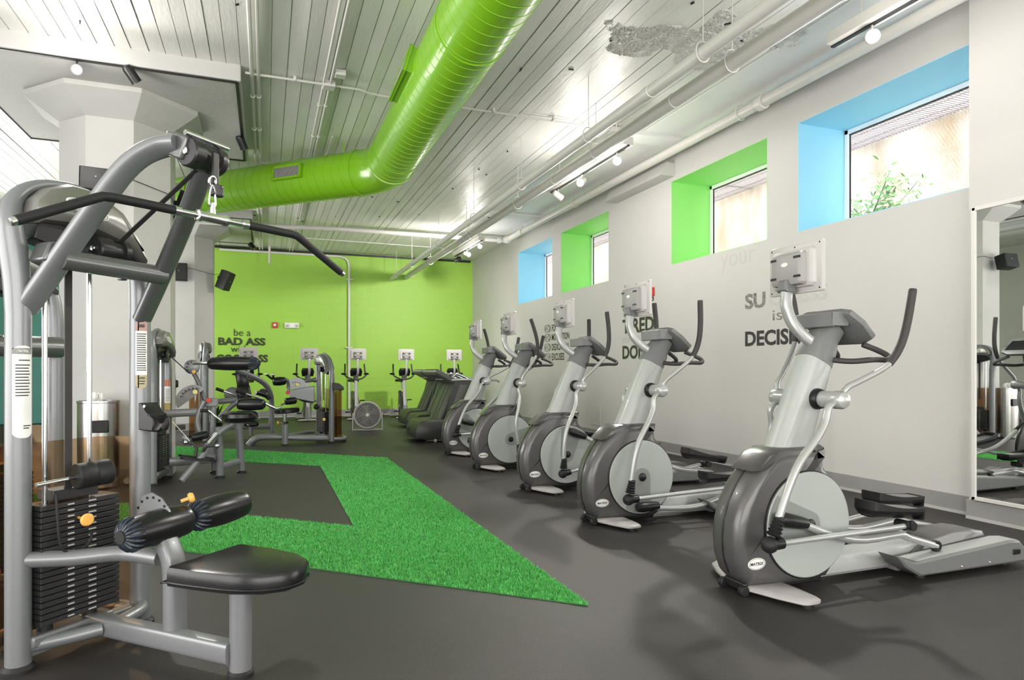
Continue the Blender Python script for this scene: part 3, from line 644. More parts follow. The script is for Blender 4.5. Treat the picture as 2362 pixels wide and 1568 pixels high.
def tv_set(root, x, z, key, zb, face=-1):
    """small TV whose back (with arm) faces -x; root-local"""
    W, H = .205, .145
    rr = lambda w_, h_, c: [(w_ - c, -h_), (w_, -h_ + c), (w_, h_ - c), (w_ - c, h_), (-w_ + c, h_), (-w_, h_ - c), (-w_, -h_ + c), (-w_ + c, -h_)]
    tv = cpart(key + 'tv', 'tv_case', lambda: MB().prism(rr(W, H, .008), (x + .012, 0, z), YA, ZA, XA, ((0, .004), (.003, 0), (.022, 0))), tv_m, root)
    cpart(key + 'tvb', 'tv_back', lambda: MB().prism(rr(.165, .115, .02), (x + .012, 0, z), YA, ZA, -XA, ((0, 0), (.02, .006), (.03, .022), (.032, .03))), tv_m, tv)
    cpart(key + 'tvm', 'tv_mount', lambda: MB().prism(rr(.122, .098, .015), (x - .018, 0, z - .005), YA, ZA, -XA, ((0, 0), (.035, .006), (.045, .02))), tv_g, tv)
    for s in (-1, 1):
        for q in (-1, 1): cpart(key + 'tvs%d%d' % (s, q), 'mount_clip', lambda: MB().box((x - .045, s * .09, z + q * .055), (.04, .045, .014)), black_p, tv)
    cpart(key + 'tvk', 'tv_screen', lambda: MB().box((x + .036, 0, z), (.004, .37, .25)), screen, tv)
    def screws():
        m_ = MB()
        for a in (-1, 0, 1):
            for q in (-1, 1): m_.ball((x + .012, a * .185, z + q * .128), .005, 6, 4)
        return m_
    cpart(key + 'tvw', 'tv_screw', screws, black_p, tv)['kind'] = 'stuff'
    pts = [(math.cos(t_) * .026, math.sin(t_) * .012) for t_ in [2 * PI * k / 20 for k in range(20)]]
    lg = cpart(key + 'tvl', 'logo_badge', lambda: MB().prism(pts, (x - .064, 0, z + .02), -YA, ZA, -XA, ((0, 0), (.002, 0))), logo_w, tv)
    cpart(key + 'tvn', 'arm_bracket', lambda: MB().prism([(-.045, 0), (.045, 0), (.03, .07), (-.03, .07)], (x - .045, 0, z - .14), YA, ZA, -XA, ((-.02, 0), (.03, 0), (.045, .012))), shell_m, tv)
    return tv

SH = [(.05, .05), (-.01, .11), (-.045, .20), (-.055, .30), (-.045, .41), (-.01, .52), (.05, .62), (.12, .70), (.20, .775), (.30, .80), (.45, .80), (.58, .815), (.60, .80), (.575, .755), (.585, .69), (.66, .61), (.72, .50), (.755, .375), (.735, .24), (.66, .12), (.60, .05), (.45, .035), (.25, .035)]
def elliptical(x0, yc, phi, label, near):
    e = thing('elliptical_trainer', label, 'elliptical trainer', (x0, yc, 0), 0, 'elliptical trainers along the window wall'); K = 'el'
    seg = 30 if near else 20
    sh = cpart(K + 'sh', 'flywheel_shroud', lambda: MB().prism(SH, (0, 0, 0), XA, ZA, YA, ((-.125, .065), (-.12, .035), (-.10, .012), (-.07, 0), (.07, 0), (.10, .012), (.12, .035), (.125, .065))), shell_d, e)
    cpart(K + 'seam', 'shroud_seam', lambda: MB().tube([(p[0] - .001, -.0, p[1]) for p in SH[1:9]], .004, 6, 3, caps=True), black_p, sh)
    for s in (-1, 1):
        cpart(K + 'ring%d' % s, 'disc_ring', lambda: MB().lathe([(.306, 0), (.306, .016), (.30, .02)], (.43, s * .118, .375), (0, s, 0), 56), black_p, sh)
        d = cpart(K + 'disc%d' % s, 'disc_cover', lambda: MB().lathe([(.299, 0), (.299, .022), (.294, .026)], (.43, s * .118, .375), (0, s, 0), 56), disc_m, sh)
    # fins move with the crank
    ph = R(phi); c0 = Vector((.43, 0, .375))
    for s in (-1, 1):
        a0 = ph if s < 0 else ph + PI
        pts = []
        for k in range(15): a = a0 - .42 + .84 * k / 14; pts.append((math.cos(a) * .29, math.sin(a) * .29))
        for k in range(9): a = a0 + PI / 2 + .2 + (PI - .4) * k / 8; pts.append((math.cos(a) * .075, math.sin(a) * .075))
        part('crank_fin', MB().prism(pts, (.43, s * .1445, .375), XA, ZA, YA, ((0, 0), (s * .003, 0))), disc_f, sh)
        part('hub', MB().lathe([(.034, 0), (.034, .010), (.026, .015)], (.43, s * .145, .375), (0, s, 0), 20), black_p, sh)
    cpart(K + 'collar', 'column_collar', lambda: MB().prism([(.08, .685), (.17, .775), (.24, .808), (.45, .81), (.56, .80), (.50, .765), (.34, .725), (.20, .685)], (0, 0, 0), XA, ZA, YA, ((-.118, .03), (-.112, .008), (-.085, 0), (.085, 0), (.112, .008), (.118, .03))), collar_m, e)
    co = cpart(K + 'col', 'mast', lambda: MB().tube([(.36, 0, .70), (.42, 0, .84), (.52, 0, 1.09), (.615, 0, 1.325)], [.125, .12, .112, .102], 20, 1, up=(1, 0, -.4), b=[.09, .085, .08, .075], pw=3.2), shell_l, e)
    nk = cpart(K + 'neck', 'console_neck', lambda: MB().tube([(.605, 0, 1.30), (.645, 0, 1.385), (.68, 0, 1.44), (.73, 0, 1.50)], [.108, .105, .085, .07], 18, 1, up=(1, 0, -.4), b=[.08, .08, .07, .08], pw=3), shell_m, e)
    cs = cpart(K + 'con', 'console', lambda: MB().prism([(-.21, .03), (-.19, -.10), (-.10, -.145), (.10, -.145), (.19, -.10), (.21, .03), (.19, .13), (.13, .15), (-.13, .15), (-.19, .13)], (.79, 0, 1.50), YA, (Vector((-.79, 0, .61))).normalized(), (Vector((.61, 0, .79))).normalized(), ((-.022, .03), (-.012, .004), (.0, 0), (.018, .0), (.024, .012))), shell_m, e)
    cpart(K + 'scr', 'console_screen', lambda: MB().prism([(-.16, -.08), (.16, -.08), (.16, .09), (-.16, .09)], (.79, 0, 1.50), YA, (Vector((-.79, 0, .61))).normalized(), (Vector((.61, 0, .79))).normalized(), ((.022, 0), (.027, 0))), screen, cs)
    def tray():
        m_ = MB().prism([(-.145, 0), (.145, 0), (.15, .085), (-.15, .085)], (.60, 0, 1.50), YA, ZA, XA, ((0, .004), (.006, 0), (.012, 0)))
        m_.box((.66, -.142, 1.545), (.12, .012, .08)).box((.66, .142, 1.545), (.12, .012, .08)).box((.67, 0, 1.512), (.12, .28, .012)); return m_
    cpart(K + 'tray', 'bottle_tray', tray, shell_m, cs, .003)
    cpart(K + 'arm', 'tv_arm', lambda: MB().tube([(.68, -.02, 1.365), (.60, -.02, 1.40), (.50, -.02, 1.455), (.425, -.015, 1.53), (.395, -.005, 1.62), (.40, 0, 1.70), (.405, 0, 1.76)], .026, 12, 4, up=(0, 1, 0), b=.032, pw=3.5), tube_l, e)
    tv_set(e, .45, 1.842, K, 1.7)
    for s in (-1, 1):
        def loop(): return MB().tube([(.68, s * .06, 1.31), (.76, s * .13, 1.30), (.87, s * .19, 1.31), (.96, s * .205, 1.31), (.985, s * .18, 1.335), (.93, s * .15, 1.37), (.86, s * .12, 1.40)], .017, 10, 4)
        cpart(K + 'loop%d' % s, 'pulse_grip', loop, grip_m, e)
        ax = cpart(K + 'ax%d' % s, 'pivot_axle', lambda: MB().lathe([(.048, 0), (.048, .11), (.052, .125), (.052, .165), (.044, .185), (.02, .196)], (.555, s * .085, 1.082), (0, s, 0), 22), tube_l, e)
        cpart(K + 'axc%d' % s, 'pivot_boot', lambda: MB().lathe([(.060, 0), (.062, .02), (.056, .045), (.05, .05)], (.55, s * .066, 1.082), (0, s, 0), 22), black_p, ax)
        # linkage for this side
        a = ph if s < 0 else ph + PI
        P = Vector((.43 + .235 * math.cos(a), 0, .375 + .235 * math.sin(a)))
        Q = Vector((P.x + .87, 0, .17 + .10 + (P.z - .17) * .27)); piv = Vector((.55, 0, 1.082)); rA, rB = .913, 1.04
        dv = piv - Q; dd = dv.length; aa = (rB * rB - rA * rA + dd * dd) / (2 * dd); hh = math.sqrt(max(0, rB * rB - aa * aa)); mdl = Q + dv * (aa / dd)
        pr = Vector((-dv.z, 0, dv.x)) / dd; L1, L2 = mdl + pr * hh, mdl - pr * hh; Lp = L1 if L1.x < L2.x else L2
        ang = math.atan2(Lp.z - piv.z, Lp.x - piv.x) - math.atan2(-.747, -.52)
        def rt(x, y, z):
            x -= .55; z -= 1.082; return Vector((.55 + x * math.cos(ang) - z * math.sin(ang), y, 1.082 + x * math.sin(ang) + z * math.cos(ang)))
        yo = s * .235
        part('swing_arm', MB().tube([rt(*p) for p in [(.55, yo, 1.09), (.60, s * .245, 1.15), (.67, s * .25, 1.18), (.80, s * .265, 1.235), (.88, s * .275, 1.28), (.93, s * .28, 1.33)]], .0175, 12, 4), tube_l, e)
        part('hand_grip', MB().tube([rt(*p) for p in [(.885, s * .276, 1.284), (.94, s * .28, 1.345), (.985, s * .285, 1.43), (1.025, s * .285, 1.55), (1.06, s * .285, 1.70), (1.063, s * .285, 1.713)]], [.021, .0225, .0225, .0225, .0225, .017], 12, 4), grip_m, e)
        lw = [(.55, yo, 1.082), (.505, yo, 1.06), (.465, s * .24, 1.04), (.435, s * .245, .96), (.36, s * .255, .87), (.235, s * .265, .75), (.156, s * .27, .62), (.088, s * .27, .46)]
        part('lower_arm', MB().tube([rt(*p) for p in lw], [.016, .018, .02, .022, .023, .023, .022, .022], 12, 3), tube_l, e)
        yl = s * .27; dn = (Lp + YA * yl) - rt(.088, yl, .46); bt = rt(.1, yl, .475); pf = [(.024, 0)]
        for k in range(5): pf += [(.030 + .003 * k, .02 + k * .02), (.024 + .002 * k, .03 + k * .02)]
        jb = part('arm_joint', MB().ball(Lp + YA * yl, .045, 14, 8).lathe(pf, bt, dn, 14), rubber, e)
        rd = (Q - Lp).normalized(); A0 = Lp + YA * yl
        part('joint_sleeve', MB().cyl(A0, A0 + rd * .085, .034, 14, .03), black_p, jb)
        part('connecting_rod', MB().tube([A0 + rd * .07, Q + YA * s * .25], .0165, 12), tube_l, e)
        Rr = Vector((P.x + 1.2, 0, .17)); yp = s * .20
        pk = [P + YA * yp + Vector((.06, 0, -.008)), P.lerp(Rr, .3) + YA * yp + Vector((0, 0, -.04)), P.lerp(Rr, .48) + YA * yp + Vector((0, 0, -.035)), P.lerp(Rr, .72) + YA * (s * .19) + Vector((0, 0, .03)), P.lerp(Rr, .8) + YA * (s * .18) + Vector((0, 0, .02)), Rr + YA * s * .17]
        pa = part('pedal_arm', MB().tube(pk, .0215, 12, 3), tube_l, e)
        dr = (Rr - P).normalized()
        part('crank_knuckle', MB().tube([P + YA * yp + dr * -.05, P + YA * yp, P + YA * yp + dr * .09, P + YA * yp + dr * .15], [.03, .042, .038, .03], 12, 2).cyl(P + YA * s * .13, P + YA * yp, .03), black_p, pa)
        part('roller', MB().lathe([(.03, -.018), (.034, -.014), (.034, .014), (.03, .018)], Rr + YA * s * .17, YA, 16), rubber, pa)
        # pedal tray
        slope = -.45 * math.atan2((Rr - P).z, (Rr - P).x); tx = Vector((math.cos(slope), 0, -math.sin(slope))); tn = Vector((math.sin(slope), 0, math.cos(slope)))
        Pc = Q + Vector((-.06, 0, .085)) + YA * s * .175
        ol = [(-.21, -.055), (-.18, -.078), (-.08, -.085), (.06, -.075), (.20, -.062), (.21, -.05), (.21, .05), (.20, .062), (.06, .075), (-.08, .085), (-.18, .078), (-.21, .055)]
        ol = [(v_.x, v_.y) for v_ in catmull([(a_, b_, 0) for a_, b_ in ol], 3, True)]
        pd = part('pedal', MB().prism(ol, Pc, tx, YA, tn, ((-.045, .045), (-.035, .02), (-.012, .004), (.012, 0), (.014, .004))), black_p, e)
        rim = MB(); N = len(ol)
        for i in range(N):
            p, q = ol[i], ol[(i + 1) % N]; hp, hq = [.05 - .045 * math.sin(PI * (t_[0] + .21) / .42) * (t_[0] > -.21) * .35 - .028 * max(0, (t_[0] + .21) / .42) for t_ in (p, q)]
            A = Pc + tx * p[0] + YA * p[1]; B = Pc + tx * q[0] + YA * q[1]; Ai = Pc + tx * p[0] * .95 + YA * p[1] * .86; Bi = Pc + tx * q[0] * .95 + YA * q[1] * .86
            rim.add([A, B, B + tn * hq, A + tn * hp, Ai, Bi, Bi + tn * hq, Ai + tn * hp], [(0, 1, 2, 3), (4, 7, 6, 5), (3, 2, 6, 7)])
        part('pedal_rim', rim, rubber, pd)
        part('pedal_tread', MB().prism([(a_ * .9, b_ * .8) for a_, b_ in ol], Pc, tx, YA, tn, ((.014, 0), (.018, .002))), shell_d, pd)
        part('pedal_joint', MB().cyl(Q + YA * s * .17, Q + YA * s * .285, .026, 12).tube([Q + YA * s * .25 - rd * .04, Q + YA * s * .25 + rd * .03], .027, 12), rubber, pd)
    cpart(K + 'rail', 'main_rail', lambda: MB().prism([(.60, .035), (1.4, .035), (1.4, .17), (.74, .165), (.68, .14)], (0, 0, 0), XA, ZA, YA, ((-.07, .02), (-.055, 0), (.055, 0), (.07, .02))), shell_l, e)
    def base():
        m_ = MB()
        for s in (-1, 1): m_.prism([(.98, .165), (1.04, .10), (1.16, .035), (2.09, .03), (2.11, .10), (2.04, .165), (1.95, .172), (1.12, .12)], (0, s * .185, 0), XA, ZA, YA, ((-.075, .012), (-.065, 0), (.065, 0), (.075, .012)))
        m_.box((1.6, 0, .07), (.95, .26, .07)); return m_
    bs = cpart(K + 'base', 'rear_base', base, shell_m, e)
    def lips():
        m_ = MB()
        for s in (-1, 1): m_.prism([(1.14, .122), (1.95, .174), (2.04, .167), (2.04, .158), (1.95, .162), (1.16, .112)], (0, s * .185, 0), XA, ZA, YA, ((-.055, 0), (.055, 0)))
        return m_
    cpart(K + 'lip', 'track_surface', lips, shell_l, bs)
    cpart(K + 'hump', 'rear_hood', lambda: MB().prism([(1.28, .10), (1.35, .15), (1.5, .20), (1.65, .225), (1.8, .225), (1.93, .205), (1.96, .17), (1.96, .09)], (0, 0, 0), XA, ZA, YA, ((-.105, .025), (-.095, .005), (.095, .005), (.105, .025))), shell_d, bs)
    cpart(K + 'slot', 'carry_handle', lambda: MB().box((2.0, -.262, .10), (.07, .008, .035)).box((2.0, .262, .10), (.07, .008, .035)), black_p, bs, .008)
    cpart(K + 'bolt', 'base_bolt', lambda: MB().ball((1.5, -.262, .06), .006, 8, 4).ball((1.75, -.262, .06), .006, 8, 4).ball((1.5, .262, .06), .006, 8, 4), chrome, bs)
    for s in (-1, 1):
        for xx in (1.25, 2.0): part('rubber_foot', MB().cyl((xx, s * .18, 0), (xx, s * .18, .035), .03, 12), rubber, bs)
        def foot(): return MB().prism([(.03, .06), (.10, .25), (.16, .37), (.185, .385), (.255, .385), (.28, .37), (.285, .25), (.28, .06)], (0, 0, 0), XA, YA * s, ZA, ((.022, .012), (.03, 0), (.045, 0), (.06, .02)))
        ft = cpart(K + 'foot%d' % s, 'stabilizer', foot, foot_l, e)
        part('rubber_foot', MB().cyl((.22, s * .34, 0), (.22, s * .34, .026), .028, 14), rubber, ft)
        cpart(K + 'wheel%d' % s, 'transport_wheel', lambda: MB().lathe([(.024, -.018), (.029, -.013), (.029, .013), (.024, .018)], (.02, s * .085, .03), YA, 18), rubber, e)
    cpart(K + 'belly', 'belly_cover', lambda: MB().box((.30, 0, .045), (.56, .17, .05)), black_p, e, .01)
    # rotate the near badge to stand on the shroud side that faces the camera
    ellipse_logo((.075, -.1245, .185), XA, ZA, -YA, .06, .033, e, K)
    return e
EL = [(2.45, 3.02, 166, 'elliptical trainer nearest the camera, in front of the word DECISION'), (2.45, 4.78, -98, 'second elliptical trainer from the camera, crank arm at the bottom'),
      (2.50, 6.30, 80, 'middle elliptical trainer of the row, in front of FOCUS lettering'), (2.47, 7.90, 8, 'fourth elliptical trainer from the camera, tall left handle leaning'), (2.50, 9.40, 150, 'farthest elliptical trainer, next to the treadmills')]
for i, (x, y, p, l) in enumerate(EL): elliptical(x, y, p, l, i == 0)

# ================================================================ EXERCISE BIKES (rider side away from the camera)
def bike(x, y, label):
    e = thing('exercise_bike', label, 'exercise bike', (x, y, 0), 0, 'upright bikes before the green wall'); K = 'bk'
    fr = bpy.data.objects.new('bike_front', None); C.objects.link(fr)
    bpy.data.objects.remove(fr)
    mp = lambda a, b_, c: (b_, a, c)     # local: -Y is the front
    cpart(K + 'body', 'drive_housing', lambda: MB().prism([(-.16, .10), (-.20, .25), (-.12, .48), (.02, .60), (.14, .72), (.22, .72), (.20, .55), (.28, .30), (.30, .12), (.1, .06)], (0, 0, 0), YA, ZA, XA, ((-.09, .04), (-.075, .01), (.075, .01), (.09, .04))), shell_d, e)
    cpart(K + 'mast', 'mast', lambda: MB().tube([(0, -.30, .16), (0, -.22, .6), (0, -.14, 1.10)], [.05, .045, .04], 12), tube_l, e)
    cpart(K + 'boot', 'mast_boot', lambda: MB().tube([(0, -.33, .05), (0, -.30, .2), (0, -.27, .34)], [.085, .075, .058], 12), shell_m, e)
    cs = cpart(K + 'con', 'console', lambda: MB().prism([(-.13, 0), (.13, 0), (.15, .12), (.12, .2), (-.12, .2), (-.15, .12)], (0, -.17, 1.10), XA, Vector((0, -.35, .93)), Vector((0, .93, .35)), ((-.03, .02), (-.015, 0), (.03, 0))), black_p, e)
    cpart(K + 'neck', 'console_neck', lambda: MB().tube([(0, -.15, 1.02), (0, -.16, 1.12)], [.06, .075], 12), shell_m, e)
    cpart(K + 'arm', 'tv_arm', lambda: MB().tube([(.0, -.15, 1.06), (.02, -.26, 1.12), (.03, -.31, 1.22), (.03, -.31, 1.42), (.03, -.29, 1.52)], .024, 10, 3, b=.03), tube_l, e)
    h = cpart(K + 'hb', 'handlebar', lambda: MB().tube([(-.24, .10, 1.40), (-.25, .02, 1.20), (-.26, -.06, 1.12), (-.16, -.16, 1.04), (0, -.2, 1.01), (.16, -.16, 1.04), (.26, -.06, 1.12), (.25, .02, 1.20), (.24, .10, 1.40)], .02, 10, 3), grip_m, e)
    cpart(K + 'el', 'elbow_pad', lambda: MB().ball((-.28, 0, 1.15), .06, 12, 6, (1.2, 1.6, .5)).ball((.28, 0, 1.15), .06, 12, 6, (1.2, 1.6, .5)), black_l, h)
    sp = cpart(K + 'sp', 'seat_post', lambda: MB().cyl((0, .17, .66), (0, .26, .95), .019, 12), chrome, e)
    cpart(K + 'seat', 'saddle', lambda: MB().prism([(-.13, .16), (-.14, .06), (-.05, -.04), (-.03, -.14), (.03, -.14), (.05, -.04), (.14, .06), (.13, .16)], (0, .28, .94), XA, YA, ZA, ((0, .02), (.015, 0), (.05, 0), (.065, .015))), black_l, e)
    cpart(K + 'knob', 'seat_knob', lambda: MB().ball((.0, .10, .70), .022, 10, 6), knob_y, e)
    for s in (-1, 1):
        c = cpart(K + 'cr%d' % s, 'crank', lambda: MB().tube([(s * .10, .02, .33), (s * .14, .02 + s * .1, .33 + s * .14)], .014, 8), chrome, e)
        cpart(K + 'pd%d' % s, 'pedal', lambda: MB().box((s * .20, .02 + s * .1, .33 + s * .14), (.10, .09, .03)), rubber, c, .006)
        cpart(K + 'hub%d' % s, 'crank_hub', lambda: MB().lathe([(.05, 0), (.05, .012)], (s * .09, .02, .33), (s, 0, 0), 16), shell_l, c)
    for yy, w_ in ((-.36, .24), (.46, .27)): cpart(K + 'ft%g' % yy, 'stabilizer', lambda: MB().tube([(-w_, yy, .03), (-w_ * .6, yy, .035), (w_ * .6, yy, .035), (w_, yy, .03)], [.018, .024, .024, .018], 10, 1, up=(0, 0, 1), b=[.04, .06, .06, .04]), foot_l, e)
    cpart(K + 'beam', 'floor_beam', lambda: MB().box((0, .05, .07), (.07, .84, .06)), shell_m, e, .01)
    tvr = cpart(K + 'tv0', 'tv_mount', lambda: MB().box((.03, -.305, 1.62), (.2, .04, .17)), tv_g, e, .01)
    cpart(K + 'tv1', 'tv_case', lambda: MB().box((.03, -.265, 1.64), (.41, .03, .29)), tv_m, e, .008)
    cpart(K + 'tv2', 'tv_back', lambda: MB().box((.03, -.285, 1.635), (.33, .03, .22)), tv_m, tvr, .01)
    for a in (-.045, .105):
        for b_ in (1.67, 1.58): cpart(K + 'tv3%g%g' % (a, b_), 'mount_clip', lambda: MB().box((a, -.33, b_), (.05, .02, .018)), black_p, tvr)
    cpart(K + 'tv4', 'logo_badge', lambda: MB().ball((.03, -.328, 1.65), .022, 12, 6, (1, .15, .5)), logo_w, tvr)
    cpart(K + 'tv5', 'tv_screen', lambda: MB().box((.03, -.247, 1.64), (.37, .006, .25)), screen, tvr)
for x, l in [(-.40, 'leftmost upright bike, behind the black roller pad in front of GOOD ASS'), (.97, 'second upright bike from the left, behind the arm machine'), (2.13, 'upright bike beside the white wall conduit'), (3.35, 'upright bike between the round fan and the treadmills'), (4.62, 'rightmost upright bike, behind the treadmill consoles')]:
    bike(x, 16.95, l)

# ================================================================ TREADMILLS
def treadmill(x, y, label):
    e = thing('treadmill', label, 'treadmill', (x, y, 0), 0, 'treadmills beside the ellipticals'); K = 'tm'
    cpart(K + 'hood', 'motor_hood', lambda: MB().prism([(0, .07), (-.02, .20), (.03, .33), (.08, .37), (.62, .40), (.68, .30), (.68, .06), (.2, .05)], (0, 0, 0), XA, ZA, YA, ((-.43, .03), (-.41, .0), (.41, 0), (.43, .03))), tmill_h, e)
    cpart(K + 'deck', 'running_deck', lambda: MB().box((1.3, 0, .14), (1.5, .78, .10)), tmill_m, e, .015)
    cpart(K + 'belt', 'running_belt', lambda: MB().box((1.3, 0, .195), (1.4, .52, .01)), rubber, e)
    cpart(K + 'vent', 'hood_vent', lambda: MB().box((-.01, .2, .20), (.02, .22, .05)), black_p, e)
    cpart(K + 'wheel', 'transport_wheel', lambda: MB().lathe([(.028, -.02), (.028, .02)], (.32, -.40, .035), YA, 14).lathe([(.028, -.02), (.028, .02)], (.32, .40, .035), YA, 14), tube_l, e)
    cpart(K + 'rail', 'floor_rail', lambda: MB().box((.8, -.36, .045), (1.2, .05, .05)).box((.8, .36, .045), (1.2, .05, .05)), tmill_m, e)
    cpart(K + 'rf', 'rear_foot', lambda: MB().cyl((2.0, -.34, 0), (2.0, -.34, .1), .03).cyl((2.0, .34, 0), (2.0, .34, .1), .03).cyl((.2, .3, 0), (.2, .3, .07), .03).cyl((.2, -.3, 0), (.2, -.3, .07), .03), rubber, e)
    up = (Vector((.30, 0, .70))).normalized()
    def shield():
        return MB().prism([(-.36, 0), (.36, 0), (.36, .72), (-.36, .72)], (.40, 0, .34), YA, up, Vector((-.7, 0, .30)).normalized(), ((-.02, .0), (.01, 0), (.02, .02)))
    s_ = cpart(K + 'shield', 'front_shield', shield, tmill_m, e)
    for k in (-1, 1): cpart(K + 'ridge%d' % k, 'shield_ridge', lambda: MB().tube([Vector((.385, k * .12, .36)), Vector((.385, k * .12, .36)) + up * .66], .008, 6), tmill_h, s_)
    for s in (-1, 1):
        u_ = cpart(K + 'up%d' % s, 'upright', lambda: MB().prism([(.40, .06), (.66, .06), (1.04, 1.04), (.98, 1.06), (.66, 1.06)], (0, s * .40, 0), XA, ZA, YA, ((-.035, .01), (-.025, 0), (.025, 0), (.035, .01))), tmill_h, e)
        cpart(K + 'ui%d' % s, 'upright_panel', lambda: MB().prism([(.50, .30), (.60, .28), (.90, .98), (.76, 1.0)], (0, s * .437, 0), XA, ZA, YA * s, ((0, 0), (.006, .008))), tmill_m, u_)
        hr = cpart(K + 'hr%d' % s, 'handrail', lambda: MB().tube([(.62, s * .38, 1.07), (.8, s * .40, 1.08), (1.45, s * .40, 1.07), (1.50, s * .40, 1.04)], .022, 12), tube_l, e)
        cpart(K + 'rw%d' % s, 'grip_rail', lambda: MB().tube([(.66, s * .2, 1.10), (.74, s * .2, 1.17), (.80, s * .2, 1.17), (.98, s * .22, 1.09)], .022, 10, 3), chrome, hr)
    cn = (Vector((.40, 0, -.22))).normalized()
    c_ = cpart(K + 'con', 'console', lambda: MB().prism([(-.40, 0), (.40, 0), (.42, .06), (.38, .40), (-.38, .40), (-.42, .06)], (.34, 0, 1.225), YA, cn, Vector((-.22, 0, -.40)).normalized(), ((-.05, .01), (-.03, 0), (.02, 0), (.05, .03))), tmill_m, e)
    cpart(K + 'cv', 'console_rim', lambda: MB().box((.335, 0, 1.225), (.05, .74, .035)).box((.50, 0, 1.085), (.03, .5, .02)), shell_l, c_, .006)
    cpart(K + 'cs', 'console_screen', lambda: MB().prism([(-.3, .06), (.3, .06), (.3, .34), (-.3, .34)], (.34, 0, 1.225), YA, cn, Vector((.22, 0, .40)).normalized(), ((.05, 0), (.056, 0))), screen, c_)
for x, y, l in [(2.42, 11.45, 'nearest treadmill, its dark hood beside the farthest elliptical'), (2.72, 12.95, 'middle treadmill of the three'), (2.82, 14.35, 'farthest treadmill, closest to the green wall')]: treadmill(x, y, l)

# ================================================================ FLOOR FAN, PLANTS
t = thing('floor_fan', 'round grey floor fan on a low stand before the green wall', 'fan', (1.98, 13.75, 0), R(-8))
cf = Vector((0, 0, .315)); ax = Vector((0, -1, .12)).normalized()
part('fan_drum', MB().lathe([(.27, -.10), (.285, -.08), (.285, .03), (.275, .05), (.25, .05), (.245, .03), (.245, -.1)], cf, ax, 40), fan_m, t)
part('fan_back', MB().lathe([(.24, -.02), (.24, 0)], cf, ax, 40), black_p, t)
e1 = ax.orthogonal().normalized(); e2 = ax.cross(e1); mb = MB()
for k in range(7): rr = .05 + k * .03; mb.tube([cf + ax * .045 + (e1 * math.cos(a) + e2 * math.sin(a)) * rr for a in [2 * PI * j / 28 for j in range(28)]], .0055, 4, 1, True)
for k in range(24): a = 2 * PI * k / 24; d = e1 * math.cos(a) + e2 * math.sin(a); mb.tube([cf + ax * .045 + d * .04, cf + ax * .045 + (e1 * math.cos(a + .3) + e2 * math.sin(a + .3)) * .25], .003, 4)
part('fan_grille', mb, fan_m, t)
part('fan_hub', MB().lathe([(.035, .035), (.035, .06), (.02, .066)], cf, ax, 18), logo_w, t)
for k in range(5):
    a = 2 * PI * k / 5; d = e1 * math.cos(a) + e2 * math.sin(a); q = e1 * math.cos(a + .7) + e2 * math.sin(a + .7)
    part('fan_blade', MB().add([cf + d * .03 + ax * .0, cf + d * .22 + ax * .01, cf + q * .22 + ax * .03, cf + q * .03 + ax * .02], [(0, 1, 2, 3)]), shell_m, t)
for s in (-1, 1): part('stand_leg', MB().prism([(-.09, 0), (.09, 0), (.07, .28), (.02, .36), (-.02, .36), (-.05, .28)], (s * .295, .02, 0), YA, ZA, XA, ((-.012, 0), (.012, 0))), fan_m, t, .004)
part('stand_base', MB().box((0, .02, .015), (.58, .16, .03)), fan_m, t, .008)
def plant(label, c, h_, n_, seed):
    random.seed(seed); t = thing('potted_plant', label, 'plant', c)
    part('pot', MB().lathe([(.10, 0), (.14, .24), (.145, .26), (.125, .26), (.12, .22)], (0, 0, 0), ZA, 20), black_p, t)
    for k in range(n_):
        a = random.uniform(0, 6.28); L_ = h_ * random.uniform(.6, 1); d = Vector((math.cos(a), math.sin(a), 0)); s_ = d.cross(ZA); v = []; f = []
        for j in range(7):
            u = j / 6; p = d * (.04 + .28 * u * u * L_) + ZA * (.2 + L_ * u * (1 - .15 * u)); w_ = .045 * math.sin(PI * (.15 + .85 * u)) + .004
            v += [p - s_ * w_, p + d * .008, p + s_ * w_]
            if j: b0 = (j - 1) * 3; f += [(b0, b0 + 1, b0 + 4, b0 + 3), (b0 + 1, b0 + 2, b0 + 5, b0 + 4)]
        part('leaf', MB().add(v, f), leaf_m, t)
plant('dark green leafy plant in the corner behind the treadmill handrails', (5.3, 16.9, 0), .75, 22, 1)
plant('small green plant beside the far column behind the black seat', (-.9, 13.6, 0), .5, 18, 2)

